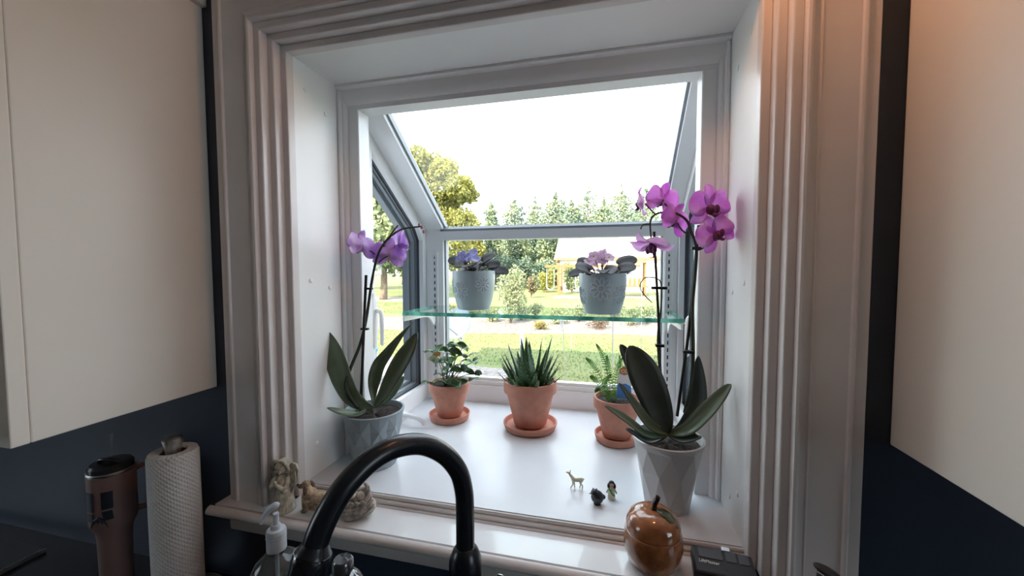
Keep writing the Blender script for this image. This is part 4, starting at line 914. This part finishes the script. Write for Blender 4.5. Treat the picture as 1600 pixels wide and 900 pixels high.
ribbon('pale_path', [(x, 12.65+.06*x+.35*math.sin(x*.6+1)) for x in xs_], [(x, 12.1+.06*x+.3*math.sin(x*.6+1)) for x in xs_], PALE, .025)  # paler strip along the near edge of the mulch
xs_ = np.linspace(-3.2, 9, 18)
ribbon('pale_path', [(x, 31.0+.2*math.sin(x)) for x in xs_], [(x, 27.8+.5*math.sin(x*.7)) for x in xs_], MULCH, .04)
xs_ = np.linspace(-60, -7.5, 18)
ribbon('driveway', [(x, 26.5) for x in xs_], [(x, 23.0) for x in xs_], mat('pale_drive', (0.268, 0.243, 0.216), .95, var=.1, vscale=3), .02)
# grass blades on the near lawn
N = 26000
yy = 6.5*(22/6.5)**rng.random(N); xx = -.9*yy+rng.random(N)*1.5*yy
ok = ~((yy < 7.9+.25*np.sin(xx*1.1)-np.maximum(0, xx+1.2)*1.2) & (xx < .9)) & ~((yy > 11.9) & (yy < 16.4)); xx, yy = xx[ok], yy[ok]; N = len(xx)
hh = .02+.035*rng.random(N); an = rng.random(N)*6.28; lean = (rng.random((N, 2))-.5)*.06; ww = .004+.0008*yy
V0 = np.stack([np.stack([xx-np.cos(an)*ww, yy-np.sin(an)*ww, np.full(N, GZ)], 1), np.stack([xx+np.cos(an)*ww, yy+np.sin(an)*ww, np.full(N, GZ)], 1), np.stack([xx+lean[:, 0], yy+lean[:, 1], GZ+hh], 1)], 1).reshape(-1, 3)
me = bpy.data.meshes.new('grass'); me.from_pydata(V0.tolist(), [], np.arange(3*N).reshape(-1, 3).tolist())
me.materials.append(mat('grass_blade', (0.108, 0.156, 0.039), .8, col2=(0.182, 0.182, 0.057), vscale=1.2, transl=.3))
go = bpy.data.objects.new('grass', me); COL.objects.link(go); tag(go, 'sunlit mown lawn grass outside the window', 'grass'); go['kind'] = 'stuff'

def leaf_cloud(name, blobs, n, size, m, parent, flat=.0, seed=0):
    g = np.random.default_rng(seed); tot = sum(b[3]*b[4]*b[5] for b in blobs)**1.0; C_ = []
    wts = np.array([(b[3]*b[4]*b[5])**.5 for b in blobs]); wts /= wts.sum()
    for b, w_ in zip(blobs, wts):
        k = max(4, int(n*w_)); d = g.normal(size=(k, 3)); d /= np.linalg.norm(d, axis=1)[:, None]
        r = .55+.5*g.random(k)**.6; r *= 1+.18*np.sin(d[:, 0]*7+b[0])*np.sin(d[:, 2]*6+b[1])
        C_.append(np.array(b[:3])+d*r[:, None]*np.array(b[3:]))
    C_ = np.concatenate(C_); k = len(C_)
    a = g.normal(size=(k, 3)); a /= np.linalg.norm(a, axis=1)[:, None]
    b_ = np.cross(a, g.normal(size=(k, 3))); b_ /= np.linalg.norm(b_, axis=1)[:, None]
    s_ = (size*(.6+.8*g.random(k)))[:, None]
    Vv = np.stack([C_-a*s_, C_+b_*s_*.55, C_+a*s_, C_-b_*s_*.55], 1).reshape(-1, 3)
    o0 = np.array(ORG[parent.name]); me = bpy.data.meshes.new(name)
    me.from_pydata((Vv-o0).tolist(), [], np.arange(4*k).reshape(-1, 4).tolist()); me.materials.append(m)
    o = bpy.data.objects.new(name, me); COL.objects.link(o); o.parent = parent; ORG[o.name] = Vector(o0); o['kind'] = 'stuff'; return o
BARK = mat('bark', (.16, .12, .09), .9, var=.3, vscale=6)
YEL = mat('yellow_green_leaf', (0.216, 0.225, 0.052), .7, col2=(0.346, 0.330, 0.095), vscale=.5, transl=.3)
MIDG = mat('mid_green_leaf', (0.173, 0.227, 0.119), .7, col2=(0.281, 0.314, 0.152), vscale=.7, transl=.3)
PINE = mat('pine_needle', (0.141, 0.206, 0.146), .7, col2=(0.281, 0.325, 0.173), vscale=.45, transl=.2)
DARKG = mat('dark_green_leaf', (0.102, 0.157, 0.119), .7, col2=(0.195, 0.249, 0.162), vscale=.6, transl=.2)
SHR = mat('light_shrub_leaf', (0.227, 0.271, 0.141), .7, col2=(0.368, 0.379, 0.227), vscale=2, transl=.3)
def broad_tree(name, label, x, y, h, rw, m, n, size, seed, trunk=.3, group=None, lean=0, blobs=None):
    t = thing(name, label, 'tree', (x, y, GZ), group); R_ = random.Random(seed)
    M().tube([(x, y, GZ-.05), (x+.1, y, GZ+h*.22), (x-.05*h*.2, y, GZ+h*.55)], [trunk, trunk*.7, trunk*.35], 10, smooth_path=3).build('trunk', BARK, t, smooth=180)
    bl = []
    for k in range(40):
        f = R_.random(); a = R_.random()*6.28; zz_ = GZ+h*(.24+.62*f); rr = rw*(1.0-.75*abs(f-.35)**1.2)*R_.uniform(.35, .75); s_ = rw*R_.uniform(.26, .42)
        bl.append((x+rr*math.cos(a), y+rr*math.sin(a), zz_, s_, s_, s_*.8))
    bl.append((x, y, GZ+h*.86, rw*.5, rw*.5, h*.12)); bl.append((x, y, GZ+h*.66, rw*.70, rw*.70, h*.2)); bl.append((x, y, GZ+h*.44, rw*.92, rw*.92, h*.24))
    if lean: bl += [(x+rw*lean, y-.4, GZ+h*.52, rw*.62, rw*.62, h*.17), (x+rw*lean*1.15, y, GZ+h*.36, rw*.6, rw*.6, h*.15), (x+rw*lean*.6, y-.3, GZ+h*.72, rw*.5, rw*.5, h*.13)]
    if blobs: bl = blobs
    for k in range(6):
        a = 2*PI*k/6; M().tube([(x, y, GZ+h*.25), (x+rw*.4*math.cos(a), y+rw*.4*math.sin(a), GZ+h*.45), (x+rw*.7*math.cos(a), y+rw*.7*math.sin(a), GZ+h*.58)], [trunk*.4, trunk*.25, trunk*.1], 6).build('branch', BARK, t)
    leaf_cloud('foliage', bl, n, size, m, t, seed=seed); return t
crown = []                                              # dome-shaped crown, lobed at its right flank
for px, py, r_, dy in ((622, 262, 36, 0), (652, 250, 24, -1), (672, 262, 27, .5), (694, 268, 24, -.5), (640, 300, 46, 0), (684, 300, 40, .4), (716, 294, 24, -.6), (732, 304, 15, 0), (700, 322, 24, .8), (640, 345, 52, -.4),
                       (684, 350, 40, 0), (722, 350, 26, -.5), (655, 395, 46, .3), (700, 392, 36, -.3), (600, 320, 44, 0), (604, 372, 44, .4)):
    q = at(px, py, 33+dy); m_ = r_*33.8/FPX; crown.append((q.x, q.y, q.z, m_, m_*1.1, m_*.9))
g_ = at(680, 420, 33)
broad_tree('leafy_tree', 'big sunlit yellow-green tree behind the left rafter of the sloped glass', g_.x, 33, 13.2, 5.2, YEL, 46000, .15, 11, .4, blobs=crown)
g_ = at(738, 420, 45.5); broad_tree('leafy_tree', 'smaller rounded yellow-green tree right of the big yellow-green tree', g_.x, 45.5, 8.6, 1.9, YEL, 7000, .18, 12, .22)
for k, (px, y, h, rw, lb) in enumerate([(598, 24, 9.8, 3.0, 'grey-green tree seen through the left side sash, behind the purple orchid flowers'), (630, 50, 14, 4.6, 'tree seen between the left side sash frame and the big yellow-green tree'), (556, 36, 13.5, 4.2, 'leftmost tree, glimpsed at the near edge of the left side sash')]):
    g_ = at(px, 420, y); broad_tree('leafy_tree', lb, g_.x, y, h, rw, MIDG, 5000, .22, 20+k)
def pine(name, label, x, y, h, rw, seed, n=9000, m=PINE):
    t = thing(name, label, 'tree', (x, y, GZ)); R_ = np.random.default_rng(seed)
    M().tube([(x, y, GZ-.05), (x, y, GZ+h*.5), (x, y, GZ+h*.97)], [.22, .14, .03], 8).build('trunk', BARK, t, smooth=180)
    bl = []; lev = 12; br = M()
    for i in range(lev):
        f = i/(lev-1); z = GZ+h*(.12+.80*f); r = rw*(1-f**3.2)**.75*.95+.3
        nb = max(4, int(7*(1-f)+3))
        for k in range(nb):
            a = 2*PI*k/nb+i*1.1+R_.uniform(-.25, .25); rr = r*R_.uniform(.65, 1.15)
            bl.append((x+.60*rr*math.cos(a), y+.60*rr*math.sin(a), z+.20*rr, .42*rr+.10, .42*rr+.10, .20*rr+.22))
            br.tube([(x, y, z), (x+rr*.95*math.cos(a), y+rr*.95*math.sin(a), z+.25*rr)], [.05, .012], 4, caps=False)
    bl.append((x, y, GZ+h*.95, .22, .22, h*.05)); br.build('branches', BARK, t, kind='stuff')
    leaf_cloud('foliage', bl, n, .19, m, t, seed=seed); return t
for k, (px, tp, hw) in enumerate([(768, 314, 17), (804, 305, 27), (836, 305, 22), (868, 297, 29), (893, 310, 22), (918, 289, 31), (943, 307, 24), (970, 289, 31), (1008, 286, 30)]):
    y = (50, 57.5, 65)[k % 3]; rw = hw*y/FPX
    b = at(px, 420, y); h = at(px, tp, y).z-GZ
    pine('pine_tree', words[k]+' pine on the skyline counting from the yellow-green trees', b.x, y, h, rw, 40+k)
b = at(1064, 420, 72); pine('pine_tree', 'tallest pine, showing at the right rafter of the sloped glass', b.x, 72, at(1050, 258, 72).z-GZ, 4.2, 60)
def shrub(name, label, x, y, h, rw, m, n, size, seed, group=None):
    t = thing(name, label, 'shrub', (x, y, GZ), group); R_ = random.Random(seed); st_ = M(); bl = []
    for k in range(9):
        a = R_.random()*6.28; rr = rw*R_.uniform(.1, .62); zz_ = GZ+h*R_.uniform(.25, .78)
        bl.append((x+rr*math.cos(a), y+rr*math.sin(a), zz_, rw*.42, rw*.42, h*.22)); st_.tube([(x, y, GZ-.02), (x+rr*math.cos(a), y+rr*math.sin(a), zz_)], [.025, .008], 5)
    st_.build('stems', BARK, t, kind='stuff'); leaf_cloud('foliage', bl, n, size, m, t, seed=seed); return t
def shrub_px(label, px, base_y, top_y, wpx, y, m, n, size, seed, group=None):
    b = at(px, base_y, y); sc = (y-CAM.y)/FPX; shrub('garden_shrub', label, b.x, y, max(.3, at(px, top_y, y).z-GZ), wpx*sc*.5, m, n, size, seed, group)
shrub_px('tall pale green shrub in the mulch bed between the two violets', 797, 505, 413, 62, 14.3, SHR, 3600, .045, 70)
shrub_px('round yellow-green bush left of the swing post', 852, 450, 420, 34, 35, YEL, 1400, .10, 71)
shrub_px('reddish green bush behind the tall pale shrub', 830, 455, 428, 22, 28, mat('reddish_leaf', (0.182, 0.130, 0.087), .7, col2=(0.195, 0.195, 0.087), vscale=2, transl=.2), 900, .09, 72)
shrub_px('green bush by the barn wall behind the pink violet pot', 893, 462, 408, 34, 34.4, MIDG, 1800, .11, 73)
for k, px in enumerate((752, 775, 797, 820, 843)):
    shrub_px(words[k]+' dark undergrowth bush from the left, below the skyline pines', px, 447, 398-4*(k % 2), 40, 40+3.6*(k % 2), DARKG, 1500, .15, 80+k, 'undergrowth below the pines')
shrub_px('small golden bush at the mulch bed edge below the glass shelf', 846, 516, 499, 26, 12.9, mat('golden_leaf', (0.260, 0.199, 0.057), .7, col2=(0.286, 0.260, 0.087), vscale=5, transl=.3), 700, .03, 90)
shrub_px('red-flowered plant in the mulch bed below the pink violet pot', 936, 513, 496, 40, 13.6, mat('red_green_leaf', (0.070, 0.103, 0.048), .7, col2=(0.195, 0.070, 0.061), vscale=8, transl=.2), 900, .03, 91)
for k, px in enumerate((700, 722, 745, 768, 815, 838, 872, 905, 962, 990, 1012, 1035)):
    shrub_px((words+['eleventh', 'twelfth'])[k]+' low bedding plant from the left along the far mulch bed', px, 500, 472+(k*5) % 8, 36, 14.6+(k % 3)*.75, SHR, 900, .045, 100+k, 'low plants along the far mulch bed')

# barn
BW = mat('barn_white_metal', (.78, .76, .72), .6); BR = mat('barn_roof_metal', (.80, .78, .72), .5); BT = mat('barn_red_trim', (.42, .16, .10), .7)
bx0 = at(866, 440, 36.5).x; by = 36.5; ez = at(868, 403, 36.5).z; bx1 = bx0+15; rz_ = ez+2.7
t = thing('barn', 'white metal barn with a pale ribbed roof and red eave', 'building', (bx0+7, by+4, GZ))
M().box((bx0+.3, by+.3, GZ-.05), (bx1-.3, by+9, ez)).build('wall', BW, t)
m = M(); m.add([(bx0, by, ez), (bx1, by, ez), (bx1, by+4.8, rz_), (bx0, by+4.8, rz_), (bx0, by+9.4, ez), (bx1, by+9.4, ez), (bx0, by, ez-.12), (bx1, by, ez-.12), (bx0, by+9.4, ez-.12), (bx1, by+9.4, ez-.12)],
               [(0,1,2,3), (3,2,5,4), (0,3,4,8,6), (1,7,9,5,2), (6,8,9,7), (4,5,9,8), (0,6,7,1)]); rf = m.build('roof', BR, t)
m = M()
for k in range(36):
    x = bx0+.2+k*.42; m.prism([(by, ez), (by+4.8, rz_), (by+4.8, rz_+.07), (by, ez+.07)], 'x', x, x+.05)
m.build('roof_ribs', BR, rf, kind='stuff')
M().box((bx0-.05, by-.06, ez-.22), (bx1+.05, by-.005, ez+.03)).build('eave_trim', BT, t)
m = M()
for k in range(46): m.box((bx0+.4+k*.315, by+.26, GZ), (bx0+.46+k*.315, by+.3, ez-.2))
m.build('siding_ribs', BW, t, kind='stuff')
M().box((bx0+.26, by+.24, GZ), (bx0+.50, by+.3, ez-.2)).build('corner_trim', BT, t)
wx = at(981, 420, by).x; wz0 = at(981, 430, by).z; wz1 = at(981, 415, by).z
wf = M().box((wx-.42, by+.18, wz0), (wx+.42, by+.26, wz1)).build('window', BW, t)
for i in range(3):
    for j in range(2): M().box((wx-.37+.255*i, by+.165, wz0+.05+.5*(wz1-wz0)*j), (wx-.15+.255*i, by+.178, wz0+.5*(wz1-wz0)*(j+1)-.03)).build('pane', mat('dark_pane', (.10, .12, .14), .1), wf)
# swing set
WD = mat('orange_cedar', (0.238, 0.116, 0.039), .7, var=.15, vscale=4); yb = 31.0
t = thing('swing_set', 'orange cedar swing set with a beam, two swings and a play tower', 'swing set', (at(900, 450, yb).x, yb, GZ))
px_ = lambda a, b, Y=yb: at(a, b, Y)
zb = px_(873, 416).z; xL, xP, xR = px_(851, 416).x, px_(873, 440).x, px_(1000, 440).x
M().box((xL, yb-.10, zb-.11), (xR, yb+.06, zb+.11)).build('beam', WD, t)
M().box((xP-.10, yb-.09, GZ-.02), (xP+.10, yb+.05, zb-.11)).build('post', WD, t)
M().box((xP-.09, yb+2.0, GZ-.02), (xP+.09, yb+2.14, zb-.05)).build('post', WD, t)
M().tube([(xP, yb-.02, zb-.75), (xP+.75, yb-.02, zb-.08)], .06, 6).build('brace', WD, t)
for x in (px_(968, 440).x, px_(1008, 440).x):
    for y in (yb-.05, yb+1.4): M().box((x-.07, y-.06, GZ-.02), (x+.07, y+.06, zb+.25)).build('tower_post', WD, t)
x0, x1 = px_(968, 440).x, px_(1008, 440).x; zd = px_(985, 447).z
M().box((x0-.1, yb-.1, zd-.08), (x1+.1, yb+1.5, zd)).build('deck', WD, t)
for k in range(6): M().box((x0+.1+k*(x1-x0-.2)/5-.12, yb-.09, zd), (x0+.1+k*(x1-x0-.2)/5+.12, yb-.06, zd+.62)).build('rail_plank', WD, t)
m = M(); m.prism([(x0-.2, zb+.25), (x1+.2, zb+.25), ((x0+x1)/2, zb+.62)], 'y', yb-.2, yb+1.6); m.build('tower_roof', mat('orange_canopy', (.58, .26, .08), .7), t)
M().tube([(x1+.1, yb+.3, zd), (x1+1.0, yb, zd-.75), (x1+1.7, yb-.2, GZ+.12)], .05, 6).build('ladder_rail', WD, t)
sl = M(); sl.grid(lambda u, v: (x0-.15-1.5*u, yb-.2+.5*v, zd-.02-(zd-GZ-.12)*(u**.85)+.10*(2*v-1)**2), 12, 6); sl.build('slide', mat('blue_slide', (.07, .32, .52), .4), t, smooth=180, solid=.03)
SWG = mat('pale_blue_plastic', (.42, .62, .68), .5)
for a in (860, 905):
    c0 = px_(a, 418); s0 = px_(a, 452)
    ch = M().tube([(c0.x-.30, yb, zb-.1), (s0.x-.30, yb, s0.z+.3), (s0.x-.22, yb, s0.z+.06), (s0.x, yb, s0.z-.03), (s0.x+.22, yb, s0.z+.06), (s0.x+.30, yb, s0.z+.3), (c0.x+.30, yb, zb-.1)], [.012, .03, .05, .06, .05, .03, .012], 6, smooth_path=3); ch.build('swing', SWG, t, smooth=180)
# garden ornaments
MET = mat('dull_metal', (.33, .31, .29), .5, .3); WPVC = mat('white_post', (.70, .68, .68), .6)
yb = 4.3; c = at(716, 506, yb)
t = thing('glass_dish_stake', 'pale blue glass dish tilted on a thin garden stake behind the leafy pot', 'garden ornament', (c.x, yb, GZ))
sc = (yb-CAM.y)/FPX
rt = Matrix.Rotation(-.5, 3, 'Y') @ Matrix.Rotation(1.15, 3, 'X')
m = M(); vs = []; N_ = 36
def dish(u, v):
    r = 27*sc*u; p_ = rt @ Vector((r*math.cos(2*PI*v), r*math.sin(2*PI*v), .05*u*u)); return (c.x+p_.x, c.y+p_.y, c.z+p_.z)
m.grid(dish, 6, N_); m.build('dish', mat('blue_glass_dish', (.50, .58, .68), .12, spec=.8, var=.12, vscale=6), t, smooth=180, solid=.008)
e1 = at(722, 523, yb); b1 = at(725, 640, yb)
M().tube([(e1.x, yb, GZ), (e1.x, yb, e1.z)], .012, 8).build('stake', WPVC, t)
M().tube([at(697, 509, yb-.12), at(714, 523, yb-.1), at(722, 530, yb)], .011, 6).build('arm', MET, t)
cc = at(713, 534, yb-.05); M().tube([cc+Vector((6*sc*math.cos(a), 0, 7*sc*math.sin(a))) for a in np.linspace(-.8, 5.0, 16)], .007, 6).build('scroll', MET, t)
yb = 8.5; a = at(815, 507, yb); t = tag(M().box((a.x-.040, yb-.04, GZ), (a.x+.040, yb+.04, a.z)).build('garden_post', WPVC), 'short white square post behind the aloe', 'post')
yb = 6.2; a = at(878, 500, yb); t = thing('solar_light', 'solar stake light right of the aloe, glass head on a thin rod', 'garden light', (at(884, 600, yb).x, yb, GZ)); sc = (yb-CAM.y)/FPX
M().tube([(at(884,600,yb).x, yb, GZ), at(880, 515, yb)], .007, 6).build('rod', MET, t)
M().lathe([(.006, -14*sc), (.018, -9*sc), (.040, -3*sc), (.042, 3*sc), (0, 3*sc)], 16, (a.x, yb, at(878,505,yb).z)).build('lamp_head', glassmat('frosted_lamp_glass', (.9,.9,.9), .1, .5, (.6,.58,.55)), t, smooth=40)
M().lathe([(.045, 3*sc), (.046, 5*sc), (0, 7*sc)], 16, (a.x, yb, at(878,505,yb).z)).build('lamp_cap', MET, t, smooth=40)
for k, (px, ty, yb, r_, lb) in enumerate([(893, 480, 9.5, .011, 'shepherd hook with two curled arms left of the pink violet pot'), (958, 468, 8.0, .016, 'straight metal garden stake below the pink violet pot'), (1003, 455, 9.0, .009, 'thin garden stake right of the pink violet pot')]):
    a = at(px, ty, yb); t = thing('garden_stake', lb, 'garden stake', (a.x, yb, GZ)); M().tube([(a.x, yb, GZ), (a.x, yb, a.z)], r_, 6).build('rod', MET, t)
    if k == 0:
        for sg in (-1, 1): M().tube([(a.x, yb, a.z-.06), (a.x+sg*.08, yb, a.z+.07), (a.x+sg*.17, yb, a.z+.08), (a.x+sg*.19, yb, a.z+.01), (a.x+sg*.14, yb, a.z-.02)], .008, 6, smooth_path=5).build('curl', MET, t)
    if k == 1: M().tube([(a.x, yb, a.z), (a.x+.03, yb, a.z+.05), (a.x+.10, yb, a.z+.04), (a.x+.10, yb, a.z-.02)], .008, 6, smooth_path=4).build('hook', MET, t)
a = at(601, 575, 6.3); BL = mat('blue_plastic_bin', (.06, .20, .60), .5)
t = thing('blue_bin', 'bright blue bin outside the left side sash', 'bin', (a.x, 5.6, GZ))
M().lathe([(0, 0), (.20, 0), (.24, .68), (.25, .70), (.23, .70), (.20, .1), (0, .08)], 24, (a.x, 5.6, GZ)).build('bin_body', BL, t, smooth=40)
M().lathe([(.252, .66), (.262, .68), (.262, .71), (.25, .72)], 24, (a.x, 5.6, GZ), caps=False).build('rim', BL, t, smooth=40)
